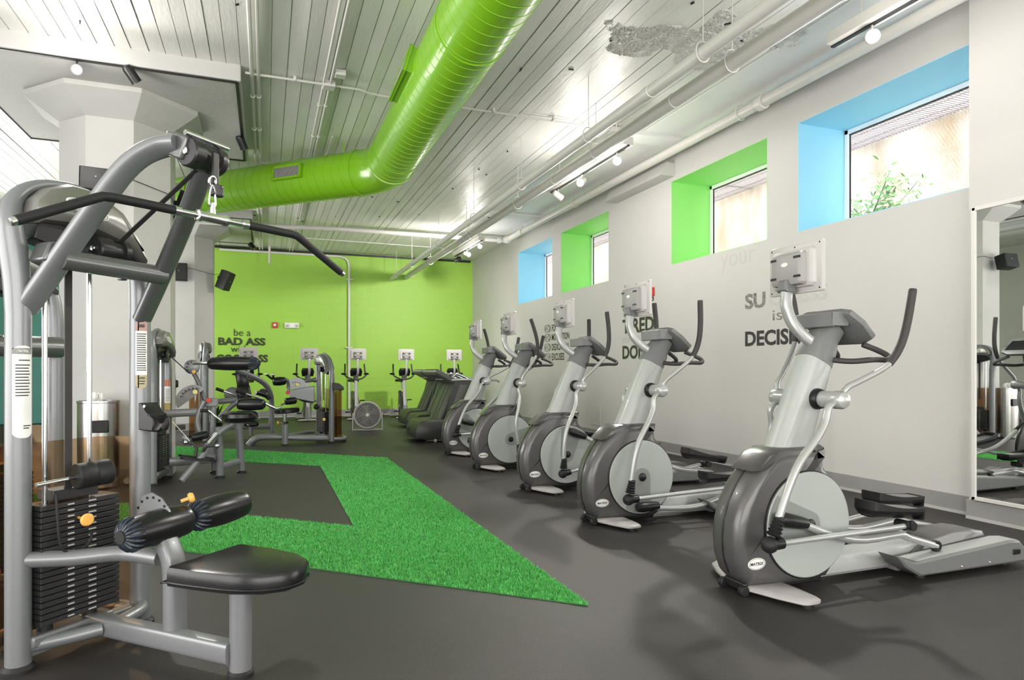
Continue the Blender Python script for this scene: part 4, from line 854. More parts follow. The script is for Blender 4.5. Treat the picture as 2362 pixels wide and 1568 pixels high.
# ================================================================ STRENGTH MACHINES
def placard(root, c, r, a0, a1, z0, z1, cols, lines, nm='instruction_label'):
    """curved sticker on a round post: cols = [(z0,z1,mat)], lines = list of (z, a_start, a_end)"""
    o = None
    for (za, zb, m) in cols:
        v = []; f = []; n_ = 10
        for k in range(n_ + 1):
            a = a0 + (a1 - a0) * k / n_; e_ = abs(2 * k / n_ - 1); cut = .018 * e_ ** 3
            lo = za + (cut if za == z0 else 0); hi = zb - (cut if zb == z1 else 0)
            v += [(c[0] + math.cos(a) * r, c[1] + math.sin(a) * r, lo), (c[0] + math.cos(a) * r, c[1] + math.sin(a) * r, hi)]
            if k: f.append((2 * k - 2, 2 * k, 2 * k + 1, 2 * k - 1))
        q = link(nm, MB().add(v, f).mesh(nm, m, True, False), root if o is None else o)
        if o is None: o = q
    mb = MB()
    for (z, b0, b1) in lines:
        v = []; f = []
        for k in range(5):
            a = a0 + (a1 - a0) * (b0 + (b1 - b0) * k / 4); rr = r + .0008
            v += [(c[0] + math.cos(a) * rr, c[1] + math.sin(a) * rr, z - .0022), (c[0] + math.cos(a) * rr, c[1] + math.sin(a) * rr, z + .0022)]
            if k: f.append((2 * k - 2, 2 * k, 2 * k + 1, 2 * k - 1))
        mb.add(v, f)
    if lines: link('label_print', mb.mesh('label_print', ink, False, False), o)['kind'] = 'stuff'
    return o
def tower(root, top=2.05, sc=1., shield=True, logo=True, stack_plates=20, key='tw', hoodm=None):
    """post pair with arched head, weight stack, guide rods; u = x, v = y"""
    k_ = sc; zt = top - 2.05; hm = hoodm or hood_m
    base = 1.5 + zt
    for (v_, nm) in ((-.305, 'post'), (.25, 'post')):
        part(nm, MB().tube([(0, v_, 0.01), (0, v_, base)], .047, 20), frame_m, root)
        part('post_foot', MB().lathe([(.062, 0), (.062, .015), (.05, .03)], (0, v_, 0), ZA, 20), rubber, root)
    A = [(-.305, 1.48), (-.31, 1.62), (-.325, 1.75), (-.338, 1.86), (-.322, 1.95), (-.26, 2.02), (-.15, 2.06), (-.02, 2.055), (.10, 1.985), (.185, 1.88), (.235, 1.75), (.25, 1.62), (.25, 1.48)]
    part('arch', MB().tube([(0, a, b_ + zt) for a, b_ in A], [.047, .05, .052, .05, .035, .024, .018, .018, .022, .032, .042, .047, .047], 18, 3), frame_m, root)
    hd = [(-.305, 1.90), (-.29, 1.96), (-.24, 2.015), (-.14, 2.058), (-.02, 2.052), (.10, 1.985), (.18, 1.885), (.235, 1.76), (.17, 1.785), (.08, 1.84), (-.03, 1.87), (-.15, 1.875), (-.26, 1.865)]
    h = part('hood', MB().prism([(a, b_ + zt) for a, b_ in hd], (0, 0, 0), YA, ZA, XA, ((-.075, .035), (-.06, .01), (.06, 0), (.095, .012), (.11, .04))), hm, root)
    part('head_box', MB().prism([(-.27, 1.80), (-.25, 1.885), (.1, 1.87), (.21, 1.76), (.14, 1.70), (-.06, 1.74)], (0, 0, zt), YA, ZA, XA, ((-.06, 0), (.045, 0))), black_p, root, .006)
    pu = part('upper_pulley', MB().lathe([(.045, -.03), (.05, -.024), (.042, -.01), (.042, .01), (.05, .024), (.045, .03)], (.06, -.06, 1.79 + zt), XA, 24), black_m, root); part('pulley_bolt', MB().lathe([(.012, 0), (.012, .012)], (.09, -.06, 1.79 + zt), XA, 8), chrome, pu)
    if logo:
        ellipse_logo((.1105, -.085, 1.955 + zt), Vector((0, .97, -.22)), Vector((.0, .22, .97)), XA, .10, .03, root, key + 'hd%g' % top, inkm=grey_ink)
    for v_ in (-.20, -.005): part('guide_rod', MB().cyl((0, v_, .10), (0, v_, 1.76 + zt), .011, 12), chrome, root)
    part('belt', MB().box((0, -.10, (1.8 + zt + .72) / 2), (.006, .032, 1.8 + zt - .72)), belt_m, root)
    pl = MB().box((0, 0, 0), (.13, .35, .0215)).mesh('weight_plate', plate_m, False)
    dm = MB().box((.0655, .045, 0), (.001, .035, .006)).mesh('plate_mark', grey_ink, False); dm2 = MB().box((.0655, -.05, 0), (.001, .028, .006)).mesh('plate_mark', grey_ink, False)
    z = .17
    for i in range(stack_plates):
        p = link('weight_plate', pl, root, (0, -.08 , z + .012), .002); link('plate_mark', dm, p); link('plate_mark', dm2, p)
        z += .0255
    part('selector_block', MB().box((0, -.10, z + .03), (.11, .20, .045)), plate_m, root, .004)
    part('stack_base', MB().box((0, -.10, .11), (.10, .36, .05)), frame_m, root, .01)
    part('stack_cushion', MB().cyl((0, -.20, .13), (0, -.20, .17), .03), rubber, root); part('stack_cushion', MB().cyl((0, -.005, .13), (0, -.005, .17), .03), rubber, root)
    ft = part('base_tube', MB().tube([(-.25, -.30, .06), (-.3, -.1, .07), (-.3, .1, .07), (-.22, .25, .06), (0, .25, .07)], .033, 14, 4), frame_m, root)
    part('base_cross', MB().tube([(0, -.30, .08), (0, .25, .08)], .035, 14, b=.03, pw=4), frame_m, root)
    part('rear_foot', MB().cyl((-.29, -.12, 0), (-.29, -.12, .045), .03), rubber, root); part('rear_foot', MB().cyl((-.29, .12, 0), (-.29, .12, .045), .03), rubber, root)
    if shield:
        v = []; f = []; pts = []
        for k in range(9): a = PI / 2 * k / 8; pts.append((-.06 - .16 * math.sin(a), .25 - .10 + .10 * math.cos(a) * 1.0))
        for k in range(1, 9): a = PI / 2 * k / 8; pts.append((-.22 + .0 * a, .15 - .35 * k / 8))
        for k in range(1, 6): a = PI / 2 * k / 5; pts.append((-.22 + .12 * (1 - math.cos(a)), -.20 - .10 * math.sin(a)))
        for i, (a, b_) in enumerate(pts):
            v += [(a, b_, .05), (a, b_, .92)]
            if i: f.append((2 * i - 2, 2 * i, 2 * i + 1, 2 * i - 1))
        part('amber_shield', MB().add(v, f), amber, root, label='smoked amber acrylic shield')
    return h
# ---------------- lat pulldown
AN = R(-43.5)
lat = thing('lat_pulldown_machine', 'large silver lat pulldown machine with black seat in the left foreground', 'exercise machine', (-.75, 3.49, 0), AN)
tower(lat, logo=True)
ell = lambda pts, r, **k: MB().tube(pts, r, 16, 4, **k)
lb = [(.005, -.285, 1.50), (.10, -.25, 1.635), (.27, -.20, 1.865), (.40, -.155, 2.045), (.48, -.12, 2.13), (.55, -.08, 2.172), (.62, -.055, 2.178)]
part('boom', MB().tube(lb, [.03] * 7, 16, 4, up=(.8, 0, -.6), b=.05, pw=2.6), frame_m, lat)
rb = [(.02, .245, 1.50), (.18, .22, 1.69), (.39, .165, 1.91), (.53, .115, 2.04), (.60, .08, 2.11), (.61, .06, 2.165)]
part('boom', MB().tube(rb, [.03] * 6, 16, 4, up=(.8, 0, -.6), b=.045, pw=2.6), frame_d, lat)
part('boom_plate', MB().prism([(0, 1.48), (.035, 1.56), (.03, 1.64), (-.03, 1.62), (-.05, 1.5)], (-.0, -.31, 0), XA, ZA, YA, ((0, 0), (.06, 0))), frame_d, lat, .006)
part('cross_brace', MB().tube([(.17, -.24, 1.71), (.195, .22, 1.70)], .043, 18), frame_d, lat)
part('brace_lug', MB().prism([(-.30, 1.70), (-.27, 1.78), (-.20, 1.79), (-.14, 1.76), (-.17, 1.69), (-.2, 1.66)], (.05, 0, 0), YA, ZA, XA, ((0, 0), (.10, 0))), frame_d, lat, .01)
hb = part('pulley_housing', MB().box((.61, .0, 2.18), (.12, .14, .10), Matrix.Rotation(R(20), 3, 'Y')), frame_d, lat, .01)
part('housing_bar', MB().cyl((.69, -.08, 2.215), (.69, .14, 2.215), .011, 10).cyl((.64, .0, 2.235), (.64, .14, 2.235), .011, 10), chrome, hb)
dp = part('front_pulley', MB().lathe([(.056, -.085), (.062, -.078), (.062, -.03), (.05, -.026), (.05, .05), (.062, .054), (.062, .08), (.056, .088)], (.665, .03, 2.15), YA, 28), black_m, lat)
part('pulley_bolt', MB().lathe([(.016, 0), (.016, .006), (.009, .010)], (.665, -.056, 2.15), -YA, 8), chrome, dp)
part('belt', MB().tube([(.62, .035, 2.10), (.15, .035, 1.83)], .017, 4, 1, up=(0, 1, 0), b=.003), belt_m, lat)
lp = part('lower_pulley', MB().lathe([(.05, -.075), (.056, -.068), (.056, -.01), (.042, -.006), (.042, .04), (.056, .044), (.056, .07), (.05, .075)], (.105, .02, 1.79), YA, 26), black_m, lat)
part('pulley_bolt', MB().lathe([(.014, 0), (.014, .006), (.008, .009)], (.105, -.056, 1.79), -YA, 8), chrome, lp)
part('pulley_fork', MB().box((.13, .02, 1.735), (.05, .16, .02)).box((.13, .06, 1.70), (.03, .03, .08)), frame_d, lat, .004)
sb = part('belt_clamp', MB().box((.735, .03, 2.08), (.012, .032, .16)).box((.74, .03, 2.0), (.03, .055, .05)), black_p, lat, .004)
part('clamp_bolt', MB().ball((.757, .05, 2.015), .006, 8, 4).ball((.757, .01, 1.985), .006, 8, 4).ball((.757, .05, 1.985), .006, 8, 4), chrome, sb)
# bar
bd = Vector((.19, .98, 0)).normalized(); bc = Vector((.752, 0, 1.878))
bar = thing('lat_pull_bar', 'wide chrome pull bar with black grips hanging from the lat machine', 'pull bar', (0, 0, 0))
bar.location = lat.matrix_basis @ bc if False else Matrix.Translation((-.75, 3.49, 0)) @ Matrix.Rotation(AN, 4, 'Z') @ bc; bar.rotation_euler = (0, 0, AN)
part('bar_shaft', MB().tube([-bd * .40, bd * .40], .0135, 14), chrome, bar)
for s in (-1, 1):
    g = part('bar_grip', MB().tube([bd * s * .155, bd * s * .39, bd * s * .43 + ZA * -.008, bd * s * .47 + ZA * -.028, bd * s * .685 + ZA * -.14], .0175, 14, 2), grip_m if False else rubber, bar)
    part('grip_collar', MB().lathe([(.020, -.012), (.020, .012)], bd * s * .15, bd, 16), chrome, g)
    en = (bd * s * .215 + ZA * -.112).normalized(); part('bar_end', MB().lathe([(.0145, 0), (.0145, .022), (.011, .026)], bd * s * .68 + ZA * -.1375, en, 14), chrome, g)
part('swivel_sleeve', MB().lathe([(.016, -.07), (.024, -.065), (.024, -.05), (.02, -.045), (.021, .045), (.024, .05), (.024, .065), (.016, .07)], (0, 0, 0), bd, 18), chrome, bar)
part('swivel_neck', MB().tube([(0, 0, .01), (0, 0, .05), (0, 0, .062)], [.014, .01, .009], 10), chrome, bar)
part('carabiner', MB().tube([Vector((0, .014 * s_ * .7, z_)) for s_, z_ in [(0, .045), (1.6, .055), (1.5, .09), (.9, .12), (0, .135), (-.9, .12), (-1.5, .09), (-1.6, .055)]], .0038, 8, 4, True), steel, bar)
part('ring', MB().tube([Vector((.004 * math.sin(a), .017 * math.cos(a), .152 + .02 * math.sin(a))) for a in [2 * PI * k / 16 for k in range(16)]], .0045, 8, 1, True), chrome, bar)
# lower frame
part('main_beam', MB().tube([(-.05, 0, .10), (.86, .0, .10)], .045, 16, 1, up=ZA, b=.035, pw=5), frame_m, lat)
part('base_brace', MB().tube([(.0, -.30, .095), (.06, -.15, .09), (.12, -.03, .095)], .03, 14, 4), frame_m, lat)
part('base_brace', MB().tube([(.0, .245, .10), (.08, .19, .10), (.14, .03, .10)], .03, 14, 4), frame_m, lat)
part('seat_post', MB().cyl((.885, .02, .02), (.885, .02, .41), .043, 20), frame_m, lat); part('post_foot', MB().lathe([(.052, 0), (.052, .02), (.044, .03)], (.885, .02, 0), ZA, 20), rubber, lat)
part('seat_upright', MB().tube([(.37, .02, .60), (.43, .02, .545), (.485, .02, .47), (.51, .02, .38), (.515, .02, .12)], .033, 16, 4, up=(1, 0, .4), b=.045, pw=4), frame_m, lat)
part('side_arm', MB().tube([(.02, -.29, .46), (.12, -.16, .445), (.25, -.03, .445), (.42, .02, .43)], .034, 16, 4), frame_m, lat)
# seat pad
so_ = [(.70, -.17), (.72, -.19), (.85, -.185), (1.02, -.165), (1.13, -.12), (1.19, -.05), (1.195, .04), (1.15, .12), (1.05, .175), (.88, .20), (.72, .20), (.70, .18)]
st = part('seat', MB().prism(so_, (0, 0, 0), XA, YA, ZA, ((.405, .012), (.41, .002), (.425, 0), (.465, 0), (.48, .008), (.486, .03))), black_l, lat)
part('seat_piping', MB().tube([(a, b_, .424) for a, b_ in so_], .004, 6, 3, True), black_l, st)
# knee rollers (gathered ends)
def roller(a, b_, r, parent, nm='knee_roller', gathers=True, bulge=.12):
    a, b_ = Vector(a), Vector(b_); L_ = (b_ - a).length; d = (b_ - a).normalized(); pf = []
    for k in range(13): u = k / 12; pf.append((r * (.86 + bulge * math.sin(PI * u) + (.0)), L_ * (.12 + .80 * u)))
    pf = [(r * .25, L_ * .0), (r * .5, L_ * .015), (r * .72, L_ * .06)] + pf + [(r * .74, L_ * .965), (r * .5, L_ * .99), (r * .25, L_)]
    p = part(nm, MB().lathe(pf, a, d, 28), black_l, parent)
    if gathers:
        e_1 = d.orthogonal().normalized(); e_2 = d.cross(e_1); m_ = MB()
        for k in range(18):
            t_ = 2 * PI * k / 18; q = e_1 * math.cos(t_) + e_2 * math.sin(t_)
            m_.tube([a + q * r * .30 + d * L_ * .002, a + q * r * .62 + d * L_ * .03, a + q * r * .86 + d * L_ * .10, a + q * r * .92 + d * L_ * .17], [r * .07, r * .10, r * .09, r * .02], 6, 2)
        part('gathered_end', m_, blue_b, p)
        part('end_cap', MB().lathe([(r * .36, -.008), (r * .36, .01)], a, d, 16), rubber, p)
    return p
roller((.43, -.165, .565), (.43, .165, .575), .078, lat); roller((.43, .175, .575), (.43, .50, .585), .076, lat)
part('roller_axle', MB().cyl((.43, -.16, .57), (.43, .46, .58), .014), chrome, lat)
ap = part('adjuster_plate', MB().prism([(.36, .56), (.50, .56), (.47, .64), (.42, .69), (.36, .71), (.30, .69), (.28, .62), (.30, .56)], (0, .03, 0), XA, ZA, YA, ((-.005, 0), (.005, 0))), frame_m, lat, .002)
for k in range(7): a = R(20 + k * 22); part('plate_hole', MB().cyl((.37 + math.cos(a) * .10, .022, .59 + math.sin(a) * .10), (.37 + math.cos(a) * .10, .038, .59 + math.sin(a) * .10), .006, 8), black_p, ap)
part('adjuster_knob', MB().lathe([(.008, 0), (.008, .03), (.02, .034), (.024, .045), (.018, .056)], (.43, .12, .66), (.4, .6, .2), 16), knob_o, lat)
# weight stack extras
ad = part('add_weight_bar', MB().cyl((.09, -.29, .775), (.09, -.09, .785), .009, 10), chrome, lat)
part('add_weight', MB().lathe([(.05, 0), (.056, .006), (.056, .07), (.052, .076), (.052, .082), (.056, .088), (.056, .14), (.05, .146)], (.09, -.13, .785), (.15, .98, .05), 24), rubber, ad)
sp_ = part('selector_pin', MB().lathe([(.006, -.06), (.006, 0), (.012, .004), (.012, .02), (.026, .026), (.028, .034), (.022, .042)], (.11, -.105, .60), (1, -.2, 0), 18), knob_o, lat)
part('coil_cord', MB().tube([(.075, -.20, .72), (.10, -.21, .62), (.11, -.20, .50), (.12, -.15, .465), (.13, -.09, .50), (.13, -.085, .545)], .006, 8, 4), rubber, sp_)
# cup holder
ch = part('cup_holder', MB().prism([(.045, 1.09), (.045, .96), (.14, .955), (.15, .985), (.145, 1.02), (.10, 1.05), (.07, 1.09)], (0, .25, 0), XA, ZA, YA, ((-.045, .0), (-.04, 0), (.04, 0), (.045, 0))), black_p, lat, .008)
part('holder_cup', MB().lathe([(.035, 0), (.042, .01), (.046, .085), (.043, .086), (.038, .02)], (.10, .25, .955), (.15, 0, 1), 22), black_p, ch)
part('holder_screw', MB().lathe([(.007, 0), (.007, .003)], (.09, .204, 1.075), -YA, 8), chrome, ch)
# stickers
ln_ = [(1.335 - .011 * k, .12, .92 - .10 * ((k * 7) % 4) / 4) for k in range(26)]
placard(lat, (0, .25), .0485, R(-62), R(0), 1.16, 1.495, [(1.16, 1.495, logo_w), (1.44, 1.495, orange), (1.16, 1.225, yellow)], [(z_ + .09, a, b_) for z_, a, b_ in ln_[:17]] + [(1.195, .2, .8), (1.183, .25, .75), (1.46, .3, .75)], 'warning_label')
placard(lat, (0, -.305), .0485, R(-55), R(35), .97, 1.35, [(.97, 1.35, logo_w), (1.315, 1.34, ink)], [(1.29, .3, .85)] + [(1.27 - .0125 * k, .15, .85 - .12 * ((k * 5) % 3) / 3) for k in range(11)] + [(1.02 - .0 , .5, .9), (1.01, .5, .8)], 'instruction_label')
# label lettering
for s_, z_, wd, m_, cc, am in (('MATRIX', 1.322, .034, logo_w, (0, -.305), R(-10)), ('WARNING', 1.462, .03, ink, (0, .25), R(-31)), ('CAUTION', 1.205, .028, ink, (0, .25), R(-31))):
    nr_ = Vector((math.cos(am), math.sin(am), 0)); ex_ = Vector((-math.sin(am), math.cos(am), 0))
    text('label_lettering', s_, m_, lat, Vector((cc[0], cc[1], z_)) + nr_ * .0508 - ex_ * wd / 2, ex_, ZA, wd, .011, .02, .0006)
part('base_sticker', MB().box((.0, -.14, .11), (.085, .09, .045)), logo_w, lat)

# ---------------- second tower behind the lat machine
m2 = thing('rowing_strength_machine', 'silver strength machine tower directly behind the lat pulldown at the left edge', 'exercise machine', (-1.345, 4.42, 0), AN)
tower(m2, top=1.98, shield=True, key='t2')
part('arm_bar', MB().tube([(.10, -.75, 1.38), (.10, .22, 1.38)], .06, 18), frame_d, m2)
part('chest_pad', MB().lathe([(.10, 0), (.13, .02), (.13, .07), (.11, .09)], (.05, -.42, 1.10), (1, -.6, 0), 26), black_l, m2)
part('side_beam', MB().tube([(.0, -.3, .9), (.02, -.7, .92), (-.2, -.95, .6)], .035, 14, 3), frame_m, m2)

# ---------------- machines standing in the middle of the room (shapes in room coordinates)
class Mach:
    def __init__(s, name, label, org): s.o = thing(name, label, 'exercise machine', org); s.org = Vector(org)
    def p(s, name, pts, r, m=frame_m, Y=None, n=14, sub=3, parent=None, **k):
        P = [at(*q) - s.org for q in pts]
        return part(name, MB().tube(P, r, n, sub, **k), m, parent or s.o)
    def pt(s, a, b_, Y): return at(a, b_, Y) - s.org
    def disc(s, name, a, b_, Y, r, th, m, ax=(0, -1, 0), parent=None, n=28): 
        return part(name, MB().lathe([(r * .93, 0), (r, th * .2), (r, th * .8), (r * .93, th)], s.pt(a, b_, Y) - Vector(ax) * th / 2, ax, n), m, parent or s.o)
def minitower(M, u0, A, top, key):
    """tower placed under a rotated helper part tree: baked into machine coordinates"""
    tmp = bpy.data.objects.new('tmp', None); C.objects.link(tmp)
    tower(tmp, top=top, shield=True, key=key, stack_plates=14)
    Mx = Matrix.Translation(Vector(u0) - M.org) @ Matrix.Rotation(A, 4, 'Z')
    for ch_ in [c for c in bpy.data.objects if c.parent == tmp]:
        ch_.parent = M.o; ch_.matrix_basis = Mx @ ch_.matrix_basis
    bpy.data.objects.remove(tmp)
# M1: abdominal / back machine with two long rollers (left middle)
M1 = Mach('abdominal_machine', 'silver abdominal machine with long black roller and round seat, left middle', (-.6, 8.4, 0))
minitower(M1, (-1.10, 8.29, 0), R(-8), 1.68, 't3')
p_ = M1.p
rl = roller(M1.pt(597, 838, 8.25), M1.pt(480, 838, 8.5), .083, M1.o, 'arm_roller', True, .14)
p_('roller_shaft', [(483, 837, 8.5), (446, 837, 8.55)], .022, chrome, sub=1)
hd_ = M1.disc('adjuster_disc', 443, 846, 8.55, .085, .02, frame_m); M1.disc('adjuster_knob', 447.5, 857, 8.50, .022, .04, knob_o)
for k in range(5):
    a = R(60 + k * 40); q = M1.pt(443, 846, 8.53) + Vector((math.cos(a) * .06, 0, math.sin(a) * .06)); part('disc_hole', MB().cyl(q, q + Vector((0, -.004, 0)), .009, 8), black_p, hd_)
p_('lever_arm', [(447, 862, 8.55), (457, 880, 8.52), (472, 925, 8.5)], .028, shell_d, sub=2, b=.014)
p_('cable', [(358, 790, 8.5), (437, 861, 8.53)], .006, rubber, sub=1)
cam_ = part('cam', MB().prism([(math.cos(a) * .19, math.sin(a) * .19) for a in [R(50 + 12 * k) for k in range(14)]], M1.pt(447, 925, 8.5), XA, ZA, YA, ((-.01, 0), (.012, 0))), frame_d, M1.o)
ccp = part('cam_arc', MB().tube([M1.pt(447, 925, 8.47) + Vector((math.cos(a) * .15, 0, math.sin(a) * .15)) for a in [R(70 + 12 * k) for k in range(9)]], .018, 8, 1, b=.006), frame_m, M1.o)
for k in range(6): a = R(78 + 16 * k); q = M1.pt(447, 925, 8.455) + Vector((math.cos(a) * .15, 0, math.sin(a) * .15)); part('cam_hole', MB().cyl(q, q + Vector((0, -.006, 0)), .010, 8), black_p, ccp)
M1.disc('range_knob', 450.5, 903.5, 8.42, .026, .05, knob_y)
p_('upper_beam', [(380, 954, 8.5), (455, 950, 8.5)], .045, frame_m, sub=1, b=.04, pw=4)
p_('centre_post', [(492, 938, 8.6), (488, 1062, 8.6)], .035, frame_m, sub=1, b=.04, pw=4)
p_('curved_post', [(472, 925, 8.45), (460, 950, 8.45), (455, 975, 8.45), (462, 1005, 8.45)], .032, frame_m)
part('gusset_plate', MB().box(M1.pt(487, 928, 8.5), (.14, .03, .10)), frame_m, M1.o, .01)
M1.disc('emergency_knob', 482, 923, 8.44, .028, .05, red_p)
cs_ = M1.pt(553, 958, 8.3)
seat1 = part('seat', MB().lathe([(.10, -.085), (.17, -.07), (.205, -.02), (.20, .02), (.17, .045), (.08, .05)], cs_, ZA, 28), black_l, M1.o)
part('seat_strap', MB().tube([M1.pt(578, 950, 8.15), M1.pt(592, 960, 8.1), M1.pt(594, 972, 8.1)], .012, 8, 2), black_p, seat1)
rr2 = roller(M1.pt(612, 932, 8.4), M1.pt(547, 932, 8.5), .078, M1.o, 'leg_roller', False)
p_('roller_rod', [(612, 930, 8.4), (636, 942, 8.42), (648, 938, 8.45)], .018, chrome, sub=2)
p_('seat_rail', [(541, 975, 8.3), (515, 990, 8.25), (495, 1008, 8.2), (478, 1030, 8.15), (466, 1052, 8.1), (418, 1109, 7.98)], .034, frame_m, sub=3, b=.03, pw=4)
p_('rail_slide', [(500, 1000, 8.18), (480, 1022, 8.12)], .026, chrome, sub=1)
for q in ((507.5, 1097, 8.30, 505, 985), (557, 1085, 8.62, 550, 975), (495, 1083, 8.7, 496, 1000)): p_('leg', [(q[0], q[1], q[2]), (q[3], q[4], q[2] - .05)], .042, frame_m, sub=1); part('leg_foot', MB().lathe([(.055, 0), (.055, .02), (.045, .03)], Vector((M1.pt(q[0], q[1], q[2]).x, q[2] - 8.4, 0)), ZA, 14), rubber, M1.o)
p_('side_brace', [(508, 1075, 8.30), (556, 1062, 8.62)], .035, frame_m, sub=1, b=.03, pw=4)
p_('floor_beam', [(385, 1066, 8.4), (500, 1056, 8.5)], .05, frame_m, sub=1, b=.035, pw=4)
p_('foot_plate', [(414, 1050, 8.2), (440, 1054, 8.1), (475, 1060, 8.1), (500, 1063, 8.1)], .02, rubber, sub=1, up=(0, 1, .2), b=.012)
fp = M1.pt(455, 1057, 8.1); part('footrest', MB().prism([(math.cos(a) * .17, math.sin(a) * .08) for a in [2 * PI * k / 20 for k in range(20)]], fp, Vector((1, 0, -.1)), Vector((0, 1, .1)), ZA, ((-.012, 0), (.012, 0))), rubber, M1.o)
roller(M1.pt(481, 1001, 8.2), M1.pt(441, 1010, 8.15), .05, M1.o, 'foot_roller', False, .05)
p_('hand_bar', [(427, 1020, 8.1), (442, 1022, 8.1), (453, 1032, 8.1), (451, 1052, 8.1)], .018, grip_m); p_('hand_bar', [(500, 1027, 8.0), (478, 1029, 8.05), (468, 1042, 8.1), (466, 1056, 8.1)], .018, grip_m)
for q in ((428, 1020, 8.1), (501, 1028, 8.0)): part('bar_cap', MB().ball(M1.pt(*q), .028, 10, 6), chrome, M1.o)
p_('release_lever', [(462, 947, 8.25), (482, 947, 8.25), (498, 960, 8.2), (510, 970, 8.2)], .014, chrome); p_('lever_grip', [(462, 947, 8.25), (480, 947, 8.25)], .02, rubber, sub=1)
p_('seat_cable', [(398, 972, 8.3), (432, 1010, 8.2), (446, 1030, 8.15)], .008, chrome, sub=2)
placard(M1.o, (-1.10 + .6 + math.sin(R(8)) * .25, 8.29 - 8.4 + math.cos(R(8)) * .25), .0485, R(-120), R(-40), .78, 1.14, [(.78, 1.14, logo_w), (1.06, 1.14, orange), (.78, .87, yellow)], [(1.03 - .014 * k, .15, .85) for k in range(11)], 'warning_label')

# M2: seated machine behind with backrest
M2 = Mach('chest_press_machine', 'silver chest press machine with black backrest, behind the abdominal machine', (-.4, 12.9, 0))
minitower(M2, (-1.02, 12.75, 0), R(10), 1.72, 't4')
p_ = M2.p
p_('frame_arc', [(545, 850, 12.7), (570, 863, 12.75), (598, 876, 12.9), (615, 890, 13.0), (624, 910, 13.05), (626, 935, 13.1), (626, 998, 13.1)], .05, frame_m)
p_('floor_rail', [(520, 984, 12.9), (624, 983, 13.1)], .05, frame_m, sub=1, b=.04, pw=4)
p_('leg', [(578, 1004, 12.6), (578, 975, 12.6)], .045, frame_m, sub=1)
p_('seat_beam', [(503, 926, 12.9), (552, 921, 12.9)], .05, frame_m, sub=1, b=.04, pw=4); p_('diagonal_brace', [(508, 962, 12.9), (530, 940, 12.9), (548, 926, 12.9)], .045, frame_m)
p_('seat_stem', [(566, 925, 12.8), (568, 985, 12.8)], .05, frame_m, sub=1)
part('backrest', MB().prism([(-.10, -.14), (.10, -.14), (.11, .10), (.07, .15), (-.07, .15), (-.11, .10)], M2.pt(559, 874, 12.75), XA, Vector((-.12, .1, 1)).normalized(), -YA, ((-.04, .02), (-.02, 0), (.03, 0), (.05, .03))), black_l, M2.o)
part('backrest', MB().prism([(-.12, -.13), (.12, -.13), (.11, .13), (-.11, .13)], M2.pt(563, 906, 12.7), XA, Vector((-.1, .1, 1)).normalized(), -YA, ((-.04, .02), (-.02, 0), (.03, 0), (.05, .03))), black_l, M2.o)
part('seat', MB().box(M2.pt(580, 976, 12.5), (.24, .3, .10)), black_l, M2.o, .03)
for (a, b_, c_, d_) in ((500, 897, 545, 912), (546, 902, 606, 920)): p_('press_handle', [(a, b_, 12.5), (c_, d_, 12.6)], .018, chrome, sub=1); p_('handle_grip', [(a - 2, b_ - 1, 12.5), (a + (c_ - a) * .35, b_ + (d_ - b_) * .35, 12.52)], .028, rubber, sub=1)
cam2 = M2.disc('cam', 536, 910, 13.1, .14, .03, frame_m); M2.disc('pivot', 606, 905, 13.0, .07, .05, black_p)
p_('press_arm', [(590, 905, 12.9), (612, 912, 13.0), (622, 920, 13.0)], .04, black_p)
part('seat_handle', MB().tube([M2.pt(566, 973, 12.4), M2.pt(572, 981, 12.35), M2.pt(580, 976, 12.4)], .012, 8, 3), chrome, M2.o)

# M3: arm curl machine facing left with round seat
M3 = Mach('arm_curl_machine', 'silver arm curl machine with small round seat and amber shield, centre', (.6, 11.7, 0))
minitower(M3, (.985, 11.82, 0), R(198), 1.52, 't5')
p_ = M3.p
p_('main_beam', [(574, 1026, 11.65), (586, 1014, 11.62), (602, 1008, 11.6), (640, 1007.5, 11.58), (700, 1009, 11.6), (764, 1010, 11.65)], .05, frame_m, b=.05, pw=4)
p_('rear_rail', [(655, 1006, 11.7), (700, 998, 12.0), (724, 996, 12.15)], .03, frame_m)
p_('seat_sleeve', [(657.5, 976, 11.5), (657.5, 1026, 11.5)], .048, frame_m, sub=1, pw=5); p_('seat_post', [(657, 950, 11.5), (657, 980, 11.5)], .032, chrome, sub=1); part('sleeve_foot', MB().box(Vector((M3.pt(657.5, 1026, 11.5).x, -.2, .012)), (.12, .12, .024)), rubber, M3.o)
p_('sleeve_collar', [(657.5, 972, 11.5), (657.5, 978, 11.5)], .055, black_p, sub=1)
p_('height_pin', [(642, 975.5, 11.4), (655, 976, 11.45)], .010, chrome, sub=1); M3.disc('height_knob', 641, 975, 11.4, .028, .03, knob_o, (1, 0, 0))
part('seat', MB().prism([(math.cos(a) * .20, math.sin(a) * .16) for a in [2 * PI * k / 24 for k in range(24)]], M3.pt(662, 946, 11.5), Vector((1, 0, .06)), YA, ZA, ((-.045, .02), (-.03, 0), (.02, 0), (.035, .02))), black_l, M3.o)
part('side_panel', MB().prism([(0, -.09), (.40, -.18), (.40, .10), (.02, .04)], M3.pt(668, 904, 11.6), XA, ZA, YA, ((-.03, .01), (-.02, 0), (.05, 0), (.06, .01))), frame_m, M3.o)
part('cam', MB().prism([(math.cos(a) * .165, math.sin(a) * .165) for a in [R(-10 + 14 * k) for k in range(15)]], M3.pt(684, 893, 11.62), XA, ZA, YA, ((-.02, 0), (.02, 0))), frame_d, M3.o)
M3.disc('range_knob', 686, 887, 11.55, .03, .04, knob_y); M3.disc('emergency_knob', 664, 905, 11.5, .035, .05, red_p)
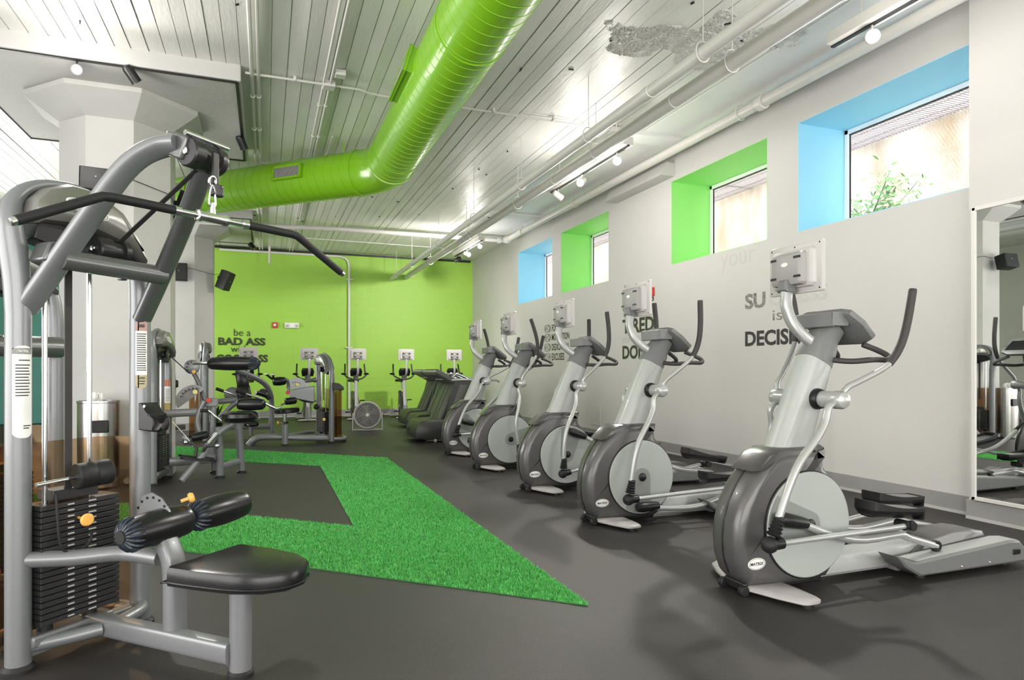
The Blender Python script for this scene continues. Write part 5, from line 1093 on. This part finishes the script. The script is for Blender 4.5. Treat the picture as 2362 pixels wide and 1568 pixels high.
for k in range(4): q = M3.pt(676 + k * 5, 881 + abs(k - 1), 11.595); part('cam_hole', MB().cyl(q, q + Vector((0, -.005, 0)), .010, 8), black_p, M3.o)
p_('upper_tube', [(700, 880, 11.8), (718, 877, 11.9), (728, 878, 12.0)], .03, frame_m); p_('lower_tube', [(668, 908, 11.6), (690, 918, 11.7), (705, 924, 11.8), (722, 925, 12.0)], .03, frame_d)
p_('elbow_arm', [(666, 905, 11.55), (665, 888, 11.55), (662, 876, 11.5), (652, 874, 11.5)], .026, frame_m)
roller(M3.pt(660, 878, 11.45), M3.pt(629, 880, 11.4), .075, M3.o, 'arm_pad', False, .1)
for (a, b_, c_, d_) in ((614, 863, 628, 874), (630, 864, 631, 876)): p_('hand_grip', [(a, b_, 11.35), (c_, d_, 11.4)], .018, rubber, sub=1); part('grip_tip', MB().ball(M3.pt(a, b_, 11.35), .024, 8, 5), chrome, M3.o)
roller(M3.pt(684, 923, 11.5), M3.pt(657, 926, 11.45), .065, M3.o, 'chest_roller', False, .04)
p_('roller_bracket', [(648, 934, 11.5), (660, 930, 11.5), (672, 932, 11.5)], .014, frame_d)
part('tray', MB().prism([(0, 0), (.18, 0), (.17, .05), (.10, .11), (0, .125)], M3.pt(768, 899, 11.5), XA, ZA, YA, ((-.06, 0), (.06, 0))), black_p, M3.o, .006); p_('tray_hook', [(789, 892, 11.5), (790, 899, 11.5), (784, 900, 11.5)], .008, black_p, sub=1)
p_('add_weight_bar', [(732, 938, 11.6), (752, 941, 11.7)], .008, chrome, sub=1); part('add_weight', MB().ball(M3.pt(730, 938, 11.6), .05, 14, 8), rubber, M3.o)
M3.disc('selector_knob', 747.5, 967, 11.62, .026, .04, knob_y)
v = []; f = []
for k in range(9): a = R(-60 + 20 * k); v += [Vector((.50 + .05 * math.sin(a), -.1 + .16 * math.cos(a), z_)) for z_ in (.06, .86)]; 
for k in range(8): f.append((2 * k, 2 * k + 2, 2 * k + 3, 2 * k + 1))
part('side_shield', MB().add(v, f), amber, M3.o)
p_('base_foot', [(770, 1012, 11.6), (784, 1006, 11.8)], .03, frame_m, sub=1)
# M4: small machine base glimpsed beyond the near column
M4 = Mach('leg_press_machine', 'silver machine glimpsed between the near and far columns', (-1.3, 13.0, 0))
p_ = M4.p
p_('post', [(398, 1003, 12.9), (398, 925, 12.9), (399, 880, 12.9), (395, 848, 12.9), (389, 838, 12.9)], .05, frame_m)
p_('floor_rail', [(382, 988, 12.8), (425, 984, 13.0)], .05, frame_m, sub=1, b=.04, pw=4); p_('leg', [(395, 1000, 12.8), (395, 985, 12.8)], .04, frame_m, sub=1)
part('seat_pad', MB().box(M4.pt(392, 915, 12.7), (.18, .2, .14)), black_l, M4.o, .04); part('head_pad', MB().box(M4.pt(406, 885, 12.8), (.07, .12, .13)), black_l, M4.o, .02)
p_('handle_bar', [(386, 954, 12.6), (420, 955, 12.7)], .03, frame_d, sub=1)
